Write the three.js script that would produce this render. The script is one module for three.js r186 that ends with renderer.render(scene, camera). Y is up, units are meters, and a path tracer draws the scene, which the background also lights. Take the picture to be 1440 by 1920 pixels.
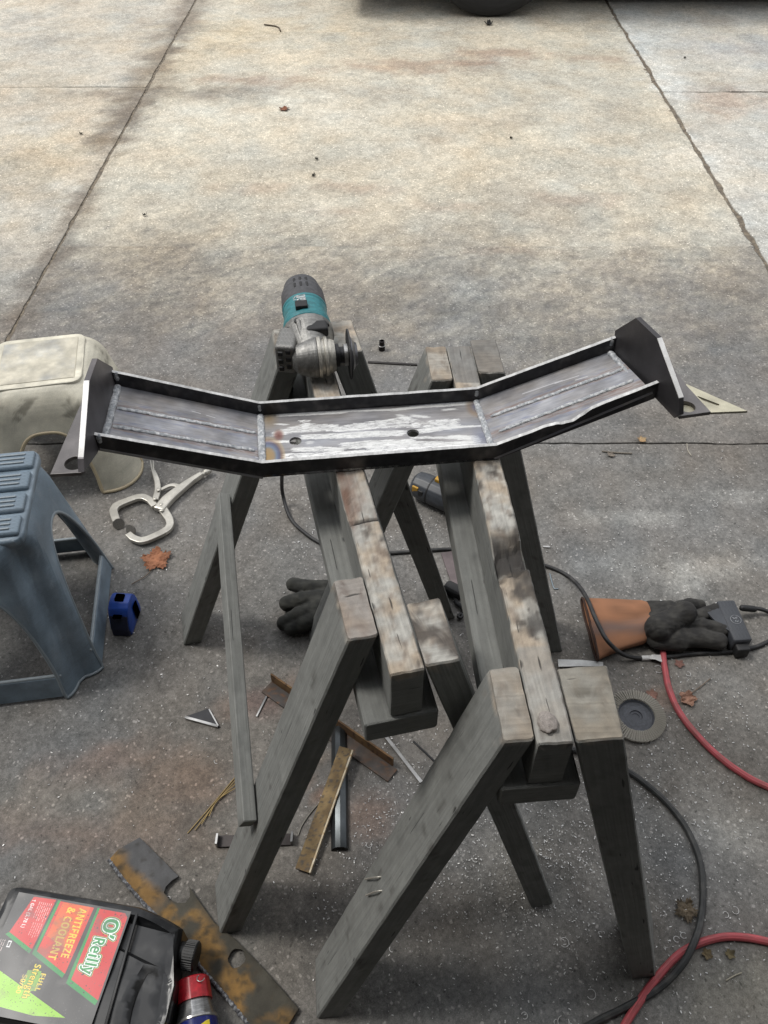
import * as THREE from 'three';
import { ImprovedNoise } from 'three/addons/math/ImprovedNoise.js';
import { mergeGeometries, mergeVertices, toCreasedNormals } from 'three/addons/utils/BufferGeometryUtils.js';
import { RoundedBoxGeometry } from 'three/addons/geometries/RoundedBoxGeometry.js';
import { MarchingCubes } from 'three/addons/objects/MarchingCubes.js';
import { FontLoader } from 'three/addons/loaders/FontLoader.js';
import { TextGeometry } from 'three/addons/geometries/TextGeometry.js';

// ---------------------------------------------------------------- camera, sky, sun, exposure
const F = 1553, PITCH = THREE.MathUtils.degToRad(46.17), EYE = 1.55;
const SP = Math.sin(PITCH), CP = Math.cos(PITCH);
const scene = new THREE.Scene();
const camera = new THREE.PerspectiveCamera(2 * THREE.MathUtils.radToDeg(Math.atan(960 / F)), 0.75, 0.05, 400);
camera.position.set(0, EYE, 0);
camera.lookAt(0, EYE - SP, -CP);
const renderer = new THREE.WebGLRenderer({ antialias: true });
renderer.toneMapping = THREE.LinearToneMapping;
renderer.toneMappingExposure = 1.4;
renderer.shadowMap.enabled = true;

const noiseGen = new ImprovedNoise();
const noise = (x, y, z) => noiseGen.noise(x, y, z);
function fbm(x, y, z, o = 4) { let s = 0, a = 0.5, f = 1; for (let i = 0; i < o; i++) { s += a * noise(x * f + 7.3 * i, y * f - 3.1 * i, z * f + 1.7 * i); a *= 0.5; f *= 2.03; } return s; }
let seedState = 20240611;
function rnd() { seedState = (seedState + 0x6d2b79f5) | 0; let t = Math.imul(seedState ^ (seedState >>> 15), 1 | seedState); t = (t + Math.imul(t ^ (t >>> 7), 61 | t)) ^ t; return ((t ^ (t >>> 14)) >>> 0) / 4294967296; }
const clamp = (x, a = 0, b = 1) => Math.min(b, Math.max(a, x));
const smooth = (a, b, x) => { const t = clamp((x - a) / (b - a)); return t * t * (3 - 2 * t); };
const mix = (a, b, t) => a + (b - a) * t;
const mix3 = (a, b, t) => [mix(a[0], b[0], t), mix(a[1], b[1], t), mix(a[2], b[2], t)];
const V = (x, y, z) => new THREE.Vector3(x, y, z);

{ // overcast sky: bright, slightly cool, a little brighter ahead and overhead
  const w = 256, h = 128, d = new Float32Array(w * h * 4);
  for (let j = 0; j < h; j++) for (let i = 0; i < w; i++) {
    const el = (j + 0.5) / h * Math.PI - Math.PI / 2, az = (i + 0.5) / w * 2 * Math.PI;
    const up = Math.sin(el), k = (j * w + i) * 4;
    const cloud = fbm(Math.cos(az) * Math.cos(el) * 2.2, up * 3.5, Math.sin(az) * Math.cos(el) * 2.2, 4);
    let L = up > 0 ? (1 + 2 * up) / 3 * 1.15 * (1 + 0.45 * cloud) : 0.16;
    d[k] = L * 0.98; d[k + 1] = L * 1.0; d[k + 2] = L * 1.04; d[k + 3] = 1;
  }
  const t = new THREE.DataTexture(d, w, h, THREE.RGBAFormat, THREE.FloatType);
  t.mapping = THREE.EquirectangularReflectionMapping; t.magFilter = t.minFilter = THREE.LinearFilter; t.needsUpdate = true;
  scene.background = t; scene.environment = t;
}
const sun = new THREE.DirectionalLight(new THREE.Color(1, 0.965, 0.91), 1.5);
sun.position.set(-4.9, 8.2, -2.4); sun.target.position.set(0, 0, -1.2);
sun.castShadow = true; sun.shadow.radius = 26; sun.shadow.mapSize.set(2048, 2048);
Object.assign(sun.shadow.camera, { left: -9, right: 9, top: 9, bottom: -9, near: 0.5, far: 30 });
scene.add(sun, sun.target);

// ---------------------------------------------------------------- helpers
// places on the real ground or on a horizontal / tilted plane, read off by the view's geometry
function ray(px, py) { const u = (px - 720) / F, v = (py - 960) / F; return V(u, -SP - v * CP, -CP + v * SP); }
function at(px, py, H = 0) { const d = ray(px, py), t = (H - EYE) / d.y; return V(d.x * t, H, d.z * t); }
function onPlane(px, py, p, n) { const d = ray(px, py), o = V(0, EYE, 0), t = p.clone().sub(o).dot(n) / d.dot(n); return o.addScaledVector(d, t); }

const taken = {};
function numbered(name) { const n = taken[name] ?? 0; taken[name] = n + 1; return n ? `${name}_${String(n).padStart(3, '0')}` : name; }
function tag(o, label, category, group, kind) { if (label) o.userData.label = label; if (category) o.userData.category = category; if (group) o.userData.group = group; if (kind) o.userData.kind = kind; return o; }
function thing(name, label, category, p = V(0, 0, 0), group) { const g = new THREE.Group(); g.name = numbered(name); g.position.copy(p); scene.add(g); return tag(g, label, category, group); }
function shadowed(m) { m.castShadow = m.receiveShadow = true; return m; }
function worldOf(o) { const p = V(0, 0, 0); for (let q = o; q && q !== scene; q = q.parent) p.add(q.position); return p; }
// a part whose geometry is given in world coordinates
function part(name, geo, mat, parent, label) {
  const g = Array.isArray(geo) ? merge(geo) : geo, p = worldOf(parent); g.translate(-p.x, -p.y, -p.z);
  const m = shadowed(new THREE.Mesh(g, mat)); m.name = name; parent.add(m); if (label) m.userData.label = label; return m;
}
// a part whose geometry is given in its parent's own axes
function local(name, geo, mat, parent, label) { const m = shadowed(new THREE.Mesh(Array.isArray(geo) ? merge(geo) : geo, mat)); m.name = name; parent.add(m); if (label) m.userData.label = label; return m; }
// a thing that is one mesh, geometry in world coordinates, origin at p
function single(name, geo, mat, label, category, p, group) {
  const g = Array.isArray(geo) ? merge(geo) : geo; g.translate(-p.x, -p.y, -p.z);
  const m = shadowed(new THREE.Mesh(g, mat)); m.name = numbered(name); m.position.copy(p); scene.add(m); return tag(m, label, category, group);
}
function struct(name, geo, mat) { const m = shadowed(new THREE.Mesh(Array.isArray(geo) ? merge(geo) : geo, mat)); m.name = numbered(name); m.userData.kind = 'structure'; scene.add(m); return m; }
function merge(list) {
  const flat = list.map((g) => { let h = g.index ? g.toNonIndexed() : g.clone(); const n = h.attributes.position.count;
    if (!h.attributes.normal) h.computeVertexNormals();
    if (!h.attributes.uv) h.setAttribute('uv', new THREE.BufferAttribute(new Float32Array(n * 2), 2));
    for (const k of Object.keys(h.attributes)) if (!['position', 'normal', 'uv', 'color'].includes(k)) h.deleteAttribute(k);
    h.morphAttributes = {}; return h; });
  if (flat.some((g) => g.attributes.color)) for (const g of flat) if (!g.attributes.color) g.setAttribute('color', new THREE.BufferAttribute(new Float32Array(g.attributes.position.count * 3).fill(1), 3));
  return mergeGeometries(flat);
}
function paintVerts(g, fn) { const p = g.attributes.position, nr = g.attributes.normal, c = new Float32Array(p.count * 3), v = V(0, 0, 0), n = V(0, 0, 0);
  for (let i = 0; i < p.count; i++) { v.fromBufferAttribute(p, i); if (nr) n.fromBufferAttribute(nr, i); const k = fn(v, n); c[i * 3] = k[0]; c[i * 3 + 1] = k[1]; c[i * 3 + 2] = k[2]; }
  g.setAttribute('color', new THREE.BufferAttribute(c, 3)); return g; }
function moveVerts(g, fn) { const p = g.attributes.position, v = V(0, 0, 0); for (let i = 0; i < p.count; i++) { v.fromBufferAttribute(p, i); fn(v); p.setXYZ(i, v.x, v.y, v.z); } g.computeVertexNormals(); return g; }
function creased(g, a = 0.6) { return toCreasedNormals(g, a); }
function welded(g, a) { const h = g.clone(); h.deleteAttribute('normal'); h.deleteAttribute('uv'); const m = mergeVertices(h, 1e-5); m.computeVertexNormals(); return m; }

// a four-sided timber or bar between two end quads, with chamfered edges
function loft4(A, B, o = {}) {
  const nl = o.nl ?? 1, ns = o.ns ?? [1, 1, 1, 1], ch = o.ch ?? 0.0015, K = o.caps ?? 1;
  const pos = [], uv = [], col = [], idx = [];
  const push = (p, u, v, tagName, w, t) => { const q = p.clone(); const c = o.color ? o.color(q, tagName, w, t) : null; if (o.disp) o.disp(q, tagName, w, t); pos.push(q.x, q.y, q.z); uv.push(u, v); if (c) col.push(...c); return pos.length / 3 - 1; };
  const ringAt = (i, w, t) => A[i].clone().lerp(A[(i + 1) % 4], w).lerp(B[i].clone().lerp(B[(i + 1) % 4], w), t);
  const len = A[0].distanceTo(B[0]), prof = []; let per = 0;
  for (let i = 0; i < 4; i++) { const L = A[i].distanceTo(A[(i + 1) % 4]), e = Math.min(0.45, ch / L); for (let k = 0; k <= ns[i]; k++) { const w = mix(e, 1 - e, k / ns[i]); prof.push([i, w, per + w * L]); } per += L; }
  const n = prof.length, rows = [];
  for (let j = 0; j <= nl; j++) { const t = mix(ch / len, 1 - ch / len, j / nl); rows.push(prof.map(([i, w, d]) => push(ringAt(i, w, t), d, t * len, 's' + i, w, t))); }
  for (let j = 0; j < nl; j++) for (let k = 0; k < n; k++) { const a = rows[j][k], b = rows[j][(k + 1) % n], c = rows[j + 1][(k + 1) % n], d = rows[j + 1][k]; idx.push(a, b, c, a, c, d); }
  for (const end of [0, 1]) {
    const Q = end ? B : A, c = Q[0].clone().add(Q[1]).add(Q[2]).add(Q[3]).multiplyScalar(0.25), ex = Q[1].clone().sub(Q[0]).normalize(), ey = Q[3].clone().sub(Q[0]).normalize();
    const lip = prof.map(([i, w, d]) => { const p = ringAt(i, w, end); return p.lerp(c, 2 * ch / Math.max(0.01, A[0].distanceTo(A[2]))); });
    let prev = rows[end ? nl : 0];
    for (let k = 0; k <= K; k++) {
      const ring = k === K ? [push(c, ex.dot(c), ey.dot(c), 'cap' + end, 0, end)] : lip.map((p) => { const q = p.clone().lerp(c, k / K); return push(q, ex.dot(q), ey.dot(q), 'cap' + end, k / K, end); });
      for (let m = 0; m < n; m++) { const a = prev[m], b = prev[(m + 1) % n];
        if (ring.length === 1) end ? idx.push(a, b, ring[0]) : idx.push(b, a, ring[0]);
        else { const d = ring[m], e = ring[(m + 1) % n]; end ? idx.push(a, b, e, a, e, d) : idx.push(b, a, e, e, a, d); } }
      prev = ring;
    }
  }
  let vol = 0; for (let i = 0; i < idx.length; i += 3) { const [a, b, c] = [0, 1, 2].map((k) => V(pos[idx[i + k] * 3], pos[idx[i + k] * 3 + 1], pos[idx[i + k] * 3 + 2]).sub(A[0])); vol += a.dot(b.cross(c)); }
  if (vol < 0) for (let i = 0; i < idx.length; i += 3) [idx[i + 1], idx[i + 2]] = [idx[i + 2], idx[i + 1]];
  const g = new THREE.BufferGeometry(); g.setAttribute('position', new THREE.Float32BufferAttribute(pos, 3)); g.setAttribute('uv', new THREE.Float32BufferAttribute(uv, 2)); if (col.length) g.setAttribute('color', new THREE.Float32BufferAttribute(col, 3));
  g.setIndex(idx); return creased(g, o.crease ?? 0.55);
}
// straight bar with a rectangular section between two points
function bar(a, b, w, h, o) { const d = b.clone().sub(a).normalize(), up = Math.abs(d.y) > 0.9 ? V(1, 0, 0) : V(0, 1, 0), s = d.clone().cross(up).normalize(), u = s.clone().cross(d).normalize();
  const q = (p) => [[-1, -1], [1, -1], [1, 1], [-1, 1]].map(([i, j]) => p.clone().addScaledVector(s, i * w / 2).addScaledVector(u, j * h / 2)); return loft4(q(a), q(b), o); }
function tubeOf(pts, r, seg = 120, rad = 8, closed = false) { return new THREE.TubeGeometry(new THREE.CatmullRomCurve3(pts, closed, 'centripetal'), seg, r, rad, closed); }
function capped(pts, r, seg = 120, rad = 8) { const a = new THREE.SphereGeometry(r, 8, 6).translate(...pts[0].toArray()), b = new THREE.SphereGeometry(r, 8, 6).translate(...pts[pts.length - 1].toArray()); return merge([tubeOf(pts, r, seg, rad), a, b]); }
// a shape drawn in a plane (origin O, axes U and W, thickness along N), edges bevelled
function plate(shape, O, U, W, N, thick, bevel = 0.0008, curve = 10) {
  const g = new THREE.ExtrudeGeometry(shape, { depth: Math.max(1e-4, thick - 2 * bevel), bevelEnabled: bevel > 0, bevelThickness: bevel, bevelSize: bevel, bevelOffset: -bevel, bevelSegments: 2, curveSegments: curve });
  g.translate(0, 0, bevel); const m = new THREE.Matrix4().makeBasis(U, W, N).setPosition(O); g.applyMatrix4(m); return m.determinant() < 0 ? flip(g) : g;
}
function flip(g) { const h = g.index ? g.toNonIndexed() : g; for (const k of Object.keys(h.attributes)) { const a = h.attributes[k], s = a.itemSize, t = a.array; for (let i = 0; i < a.count; i += 3) for (let c = 0; c < s; c++) { const x = t[(i + 1) * s + c]; t[(i + 1) * s + c] = t[(i + 2) * s + c]; t[(i + 2) * s + c] = x; } } h.computeVertexNormals(); return h; }
function poly(pts) { return new THREE.Shape(pts.map((p) => new THREE.Vector2(p[0], p[1]))); }
function hole(shape, x, y, r, n = 20, wob = 0) { const p = []; for (let i = 0; i < n; i++) { const a = i / n * 2 * Math.PI, q = r * (1 + wob * noise(Math.cos(a) * 2, Math.sin(a) * 2, x * 90)); p.push(new THREE.Vector2(x + q * Math.cos(a), y + q * Math.sin(a))); } shape.holes.push(new THREE.Path(p)); }
// outline seen lying flat at height H, as a bevelled slab
function flatOutline(pts, H, thick, bevel = 0.0008, holes = []) {
  const W = pts.map(([x, y]) => at(x, y, H + thick)), s = new THREE.Shape(W.map((p) => new THREE.Vector2(p.x, -p.z)));
  for (const h of holes) { const c = at(h[0], h[1], H + thick); hole(s, c.x, -c.z, h[2], 18, h[3] ?? 0); }
  return plate(s, V(0, H, 0), V(1, 0, 0), V(0, 0, -1), V(0, 1, 0), thick, bevel);
}
// a band of changing width along a path lying at height H
function ribbonOutline(pts, widths, H, thick, bevel = 0.001, sub = 6, tight) {
  const P = pts.map(([x, y]) => at(x, y, H + thick / 2)).map((p) => V(p.x, 0, p.z)), c = tight === undefined ? new THREE.CatmullRomCurve3(P, false, 'centripetal') : new THREE.CatmullRomCurve3(P, false, 'catmullrom', tight), n = (pts.length - 1) * sub, L = [], R = [];
  for (let i = 0; i <= n; i++) { const t = i / n, p = c.getPoint(t), d = c.getTangent(t), k = t * (pts.length - 1), j = Math.min(pts.length - 2, Math.floor(k)), w = mix(widths[j], widths[j + 1], k - j) / 2; L.push([p.x - d.z * w, -(p.z + d.x * w)]); R.push([p.x + d.z * w, -(p.z - d.x * w)]); }
  return plate(poly([...L, ...R.reverse()]), V(0, H, 0), V(1, 0, 0), V(0, 0, -1), V(0, 1, 0), thick, bevel);
}
// smooth union of tapered capsules, meshed
function blobs(caps, k, res = 64, extra) {
  const b = new THREE.Box3(); for (const c of caps) { b.expandByPoint(c[0].clone().addScalar(c[2] * 1.5)); b.expandByPoint(c[0].clone().addScalar(-c[2] * 1.5)); b.expandByPoint(c[1].clone().addScalar(c[3] * 1.5)); b.expandByPoint(c[1].clone().addScalar(-c[3] * 1.5)); }
  const mc = new MarchingCubes(res, new THREE.MeshStandardMaterial(), false, false, 120000); mc.isolation = 0;
  const C = b.getCenter(V(0, 0, 0)), S = b.getSize(V(0, 0, 0)).multiplyScalar(0.53), h = res / 2, p = V(0, 0, 0);
  for (let z = 0; z < res; z++) for (let y = 0; y < res; y++) for (let x = 0; x < res; x++) {
    p.set(C.x + (x - h) / h * S.x, C.y + (y - h) / h * S.y, C.z + (z - h) / h * S.z); let d = 9;
    for (const [a, e, ra, re, fl] of caps) { const ab = e.clone().sub(a), t = clamp(p.clone().sub(a).dot(ab) / ab.lengthSq()), q = p.clone().sub(a).addScaledVector(ab, -t); if (fl) q.y /= fl; const di = (q.length() - mix(ra, re, t)) * (fl ? Math.min(1, fl * 1.2) : 1); const hh = clamp(0.5 + 0.5 * (d - di) / k); d = mix(d, di, hh) - k * hh * (1 - hh); }
    if (extra) d += extra(p); mc.field[x + y * res + z * res * res] = -d;
  }
  mc.update(); const n = mc.count ?? mc.geometry.drawRange.count, g = new THREE.BufferGeometry(), a = new Float32Array(n * 3);
  for (let i = 0; i < n; i++) { a[i * 3] = mc.positionArray[i * 3] * S.x + C.x; a[i * 3 + 1] = mc.positionArray[i * 3 + 1] * S.y + C.y; a[i * 3 + 2] = mc.positionArray[i * 3 + 2] * S.z + C.z; }
  g.setAttribute('position', new THREE.BufferAttribute(a, 3)); const m = mergeVertices(g, 1e-5); m.computeVertexNormals(); return m;
}

// ---------------------------------------------------------------- textures and materials
function dataTex(n, fn, srgb = true) { const d = new Uint8Array(n * n * 4); for (let j = 0; j < n; j++) for (let i = 0; i < n; i++) { const c = fn(i / n, j / n, i, j), k = (j * n + i) * 4; d[k] = clamp(c[0], 0, 255); d[k + 1] = clamp(c[1], 0, 255); d[k + 2] = clamp(c[2], 0, 255); d[k + 3] = 255; }
  const t = new THREE.DataTexture(d, n, n); t.wrapS = t.wrapT = THREE.RepeatWrapping; t.magFilter = THREE.LinearFilter; t.minFilter = THREE.LinearMipmapLinearFilter; t.generateMipmaps = true; if (srgb) t.colorSpace = THREE.SRGBColorSpace; t.needsUpdate = true; return t; }
// noise that wraps over the unit square
function wrapNoise(f) { const n = 512, g = new Float32Array(n * n); let any = 0; for (let i = 0; i < n * n; i++) g[i] = rnd(); return (u, v, k) => { const x = u * k, y = v * k, i = Math.floor(x), j = Math.floor(y), a = x - i, b = y - j, s = a * a * (3 - 2 * a), t = b * b * (3 - 2 * b), q = (p, r) => g[((((r % k) + k) % k) % n) * n + ((((p % k) + k) % k) % n)]; return mix(mix(q(i, j), q(i + 1, j), s), mix(q(i, j + 1), q(i + 1, j + 1), s), t); }; }
const wn = wrapNoise();
const wnA = (u, v, ku, kv) => { const x = u * ku, y = v * kv, i = Math.floor(x), j = Math.floor(y), f = x - i, g = y - j, s = f * f * (3 - 2 * f), t = g * g * (3 - 2 * g), q = (p, r) => wn((((p % ku) + ku) % ku) / 512, (((r % kv) + kv) % kv) / 512, 512); return mix(mix(q(i, j), q(i + 1, j), s), mix(q(i, j + 1), q(i + 1, j + 1), s), t); };
const wfbm = (u, v, k, o) => { let s = 0, a = 0.5, f = k; for (let i = 0; i < o; i++) { s += a * (wn(u, v, f) - 0.5); a *= 0.55; f *= 2; } return s; };
function speckField(n, count, rMin, rMax, lo, hi) { const a = new Float32Array(n * n); for (let s = 0; s < count; s++) { const x = rnd() * n, y = rnd() * n, r = mix(rMin, rMax, rnd() ** 3), v = mix(lo, hi, rnd()), e = 0.6 + 0.8 * rnd(), th = rnd() * 3.14, ct = Math.cos(th), st = Math.sin(th); for (let j = -Math.ceil(r * 1.5); j <= r * 1.5; j++) for (let i = -Math.ceil(r * 1.5); i <= r * 1.5; i++) { const p = (i * ct + j * st) / e, q = (-i * st + j * ct) * e; if (p * p + q * q < r * r) a[((Math.floor(y) + j + n) % n) * n + (Math.floor(x) + i + n) % n] = v; } } return a; }
const CN = 2048, specks = speckField(CN, 30000, 0.7, 2.5, 16, 95), pits = speckField(CN, 12000, 0.6, 2.2, -14, -50);
const concreteMap = dataTex(CN, (u, v, i, j) => { const k = j * CN + i, m = 184 + 26 * wfbm(u, v, 10, 3) + 70 * wfbm(u, v, 420, 2) + 46 * (rnd() - 0.5) + 42 * wfbm(u, v, 110, 2) + 16 * wfbm(u, v, 40, 2) + specks[k] + pits[k], w = 10 * wfbm(v, u, 20, 3); return [m + w, m + 1, m - w]; });
const concreteBump = dataTex(1024, (u, v, i, j) => { const k = 2 * j * CN + 2 * i, m = 128 + 70 * wfbm(u, v, 200, 3) + 40 * (rnd() - 0.5) + specks[k] * 0.8 + pits[k]; return [m, m, m]; }, false);
const M = {};
const std = (o) => new THREE.MeshStandardMaterial(o);
M.concrete = std({ map: concreteMap, bumpMap: concreteBump, bumpScale: 0.0016, vertexColors: true, roughness: 0.93 });
const grainAt = (u, v) => { const a = 0.018 * wfbm(u, v, 3, 2), w = u + a; return [wnA(w, v, 150, 7) - 0.5, wnA(w, v, 44, 4) - 0.5, smooth(0.93, 0.97, wnA(w, v, 90, 9))]; };
const grainMap = dataTex(1024, (u, v) => { const [p, q, cr] = grainAt(u, v), g = (228 + 22 * p + 14 * q + 26 * (rnd() - 0.5) + 26 * wfbm(u, v, 40, 3)) * (1 - 0.5 * cr); return [g, g, g * 0.985]; });
const grainBump = dataTex(1024, (u, v) => { const [p, q, cr] = grainAt(u, v), g = 150 + 80 * p + 30 * q + 30 * wfbm(u, v, 60, 3) - 130 * cr; return [g, g, g]; }, false);
for (const t of [grainMap, grainBump]) { t.repeat.set(3.1, 2.3); }
M.timber = std({ map: grainMap, bumpMap: grainBump, bumpScale: 0.0008, vertexColors: true, roughness: 0.82 });
const grimeMap = dataTex(512, (u, v) => { const g = 214 + 90 * wfbm(u, v, 6, 5) + 26 * (rnd() - 0.5); return [g, g, g]; });
const grimeBump = dataTex(256, (u, v) => { const g = 128 + 120 * wfbm(u, v, 32, 4); return [g, g, g]; }, false);
grimeMap.repeat.set(5, 5); grimeBump.repeat.set(10, 10);
const vc = (o) => std({ map: grimeMap, vertexColors: true, ...o });
const lin = (r, g, b) => new THREE.Color().setRGB(r, g, b);
const flat = (r, g, b, rough = 0.6, metal = 0, o = {}) => std({ color: lin(r, g, b), map: grimeMap, roughness: rough, metalness: metal, ...o });
M.scale = vc({ roughness: 0.42, metalness: 0.55 });           // steel with mill scale, bare where ground
M.weld = vc({ roughness: 0.4, metalness: 0.12, bumpMap: grimeBump, bumpScale: 0.0008 });
M.rust = vc({ roughness: 0.85, metalness: 0.15, bumpMap: grimeBump, bumpScale: 0.0008 });
M.bright = flat(0.62, 0.61, 0.59, 0.32, 0.9);
M.castAlu = flat(0.31, 0.305, 0.29, 0.42, 0.75, { bumpMap: grimeBump, bumpScale: 0.0005 });
M.nickel = flat(0.66, 0.63, 0.56, 0.4, 0.5);
M.darkSteel = flat(0.045, 0.045, 0.048, 0.45, 0.6);
M.black = flat(0.012, 0.012, 0.013, 0.6);
M.blackRubber = flat(0.022, 0.022, 0.023, 0.75);

// ---------------------------------------------------------------- ground: slabs, joints, soil
const lineX = (p, q) => { const a = at(...p), b = at(...q); return (z) => mix(a.x, b.x, (z - a.z) / (b.z - a.z)); };
const xL = lineX([27, 610], [367, 0]), xR = lineX([1440, 500], [1135, 0]);
const stains = []; // centre, radii, colour, strength, raggedness
const stain = (px, py, rx, rz, c, s) => { const p = at(px, py); stains.push([p.x, p.z, rx, rz, c, s]); };
const RUST = [0.23, 0.13, 0.085], DIRT = [0.12, 0.095, 0.075], PALE = [0.5, 0.49, 0.46], DARK_GREY = [0.05, 0.048, 0.048], OCHRE = [0.36, 0.28, 0.17];
stain(930, 102, 0.34, 0.10, RUST, 0.5); stain(760, 125, 0.42, 0.13, RUST, 0.42); stain(1120, 110, 0.2, 0.07, RUST, 0.35); stain(880, 118, 0.26, 0.05, RUST, 0.5);
stain(470, 150, 0.32, 0.09, RUST, 0.4); stain(400, 60, 0.5, 0.35, OCHRE, 0.3); stain(690, 350, 0.28, 0.06, RUST, 0.3); stain(640, 395, 0.12, 0.05, RUST, 0.3);
stain(1080, 375, 0.2, 0.07, RUST, 0.28); stain(845, 390, 0.16, 0.06, RUST, 0.3); stain(960, 470, 0.14, 0.04, RUST, 0.3); stain(470, 355, 0.2, 0.06, RUST, 0.25);
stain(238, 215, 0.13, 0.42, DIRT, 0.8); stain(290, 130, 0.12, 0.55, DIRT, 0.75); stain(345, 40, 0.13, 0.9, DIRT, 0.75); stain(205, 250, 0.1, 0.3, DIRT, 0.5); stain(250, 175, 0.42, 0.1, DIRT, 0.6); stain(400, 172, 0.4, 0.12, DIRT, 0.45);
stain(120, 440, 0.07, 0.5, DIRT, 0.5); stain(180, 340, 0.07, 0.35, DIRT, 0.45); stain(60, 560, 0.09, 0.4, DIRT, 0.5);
stain(1355, 190, 0.28, 0.22, RUST, 0.42); stain(1400, 90, 0.5, 0.25, [0.32, 0.315, 0.32], 0.5); stain(1220, 120, 0.12, 0.5, PALE, 0.6); stain(1260, 160, 0.12, 0.3, PALE, 0.6); stain(1330, 300, 0.3, 0.2, PALE, 0.35);
stain(80, 300, 0.35, 0.5, OCHRE, 0.3); stain(560, 60, 0.6, 0.3, OCHRE, 0.25); stain(320, 140, 0.3, 0.5, OCHRE, 0.2);
stain(320, 1480, 0.14, 0.10, [0.19, 0.12, 0.08], 0.45); stain(170, 1430, 0.12, 0.07, RUST, 0.35); stain(430, 1330, 0.05, 0.04, RUST, 0.25); stain(560, 1290, 0.05, 0.03, RUST, 0.3);
stain(490, 1325, 0.05, 0.035, [0.14, 0.07, 0.06], 0.45); stain(130, 1560, 0.2, 0.05, RUST, 0.3); stain(600, 1700, 0.12, 0.1, DARK_GREY, 0.5); stain(700, 1530, 0.06, 0.05, RUST, 0.35);  // the dark grey one is a darker patch between the near legs
stain(1000, 1600, 0.1, 0.1, [0.2, 0.19, 0.17], 0.5); stain(1300, 1500, 0.12, 0.12, [0.2, 0.195, 0.185], 0.5); stain(1380, 1850, 0.14, 0.08, [0.22, 0.21, 0.18], 0.6); stain(150, 1500, 0.2, 0.08, [0.2, 0.185, 0.16], 0.4);
stain(1280, 1060, 0.25, 0.05, PALE, 0.25); stain(1200, 970, 0.2, 0.03, PALE, 0.22); stain(1380, 930, 0.2, 0.03, PALE, 0.2); stain(1275, 1090, 0.06, 0.06, PALE, 0.3); stain(1230, 1310, 0.04, 0.02, RUST, 0.4); stain(1350, 1560, 0.08, 0.06, PALE, 0.14); stain(1180, 1640, 0.08, 0.05, PALE, 0.14);
stain(560, 1460, 0.03, 0.02, RUST, 0.6); stain(590, 1430, 0.02, 0.012, [0.3, 0.2, 0.12], 0.6); stain(600, 1492, 0.025, 0.015, RUST, 0.6);
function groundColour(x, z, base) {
  if (z > -4 && base.darkFrom) { const w = smooth(-0.3, 0.3, 0.26 * fbm(x * 1.1 + 5, 2, z * 1.6, 4) + 0.2 * fbm(x * 9, 8, z * 12, 3) + 0.3 * fbm(x * 40, 8, z * 40, 2) + (z + base.darkFrom) * 0.5); base = mix3(base, [0.146, 0.136, 0.127], w); }  // base tone turns darker towards the near end, ragged by noise
  const big = fbm(x * 0.9, 3, z * 0.9, 4), mid = fbm(x * 5, 9, z * 8, 4), fine = fbm(x * 22, 5, z * 30, 3);
  let k = 1 + 0.16 * big + 0.09 * mid + 0.1 * fine, c = base.map((b) => b * Math.max(0.3, k));
  const tint = fbm(x * 1.7 + 40, 1, z * 1.7, 3); c[0] *= 1 + 0.12 * tint; c[2] *= 1 - 0.16 * tint;
  const grime = smooth(0.02, 0.3, fbm(x * 2.1 + 11, 4, z * 2.6, 5)); c = mix3(c, [c[0] * 0.66, c[1] * 0.63, c[2] * 0.62], grime * 0.42);
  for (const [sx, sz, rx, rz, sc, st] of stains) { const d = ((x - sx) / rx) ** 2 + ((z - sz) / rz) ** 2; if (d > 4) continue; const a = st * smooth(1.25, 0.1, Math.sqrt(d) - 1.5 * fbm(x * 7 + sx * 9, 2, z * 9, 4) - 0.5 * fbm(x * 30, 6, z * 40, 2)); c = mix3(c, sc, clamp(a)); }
  return c.map((q) => clamp(q / 0.485, 0, 1));
}
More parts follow.
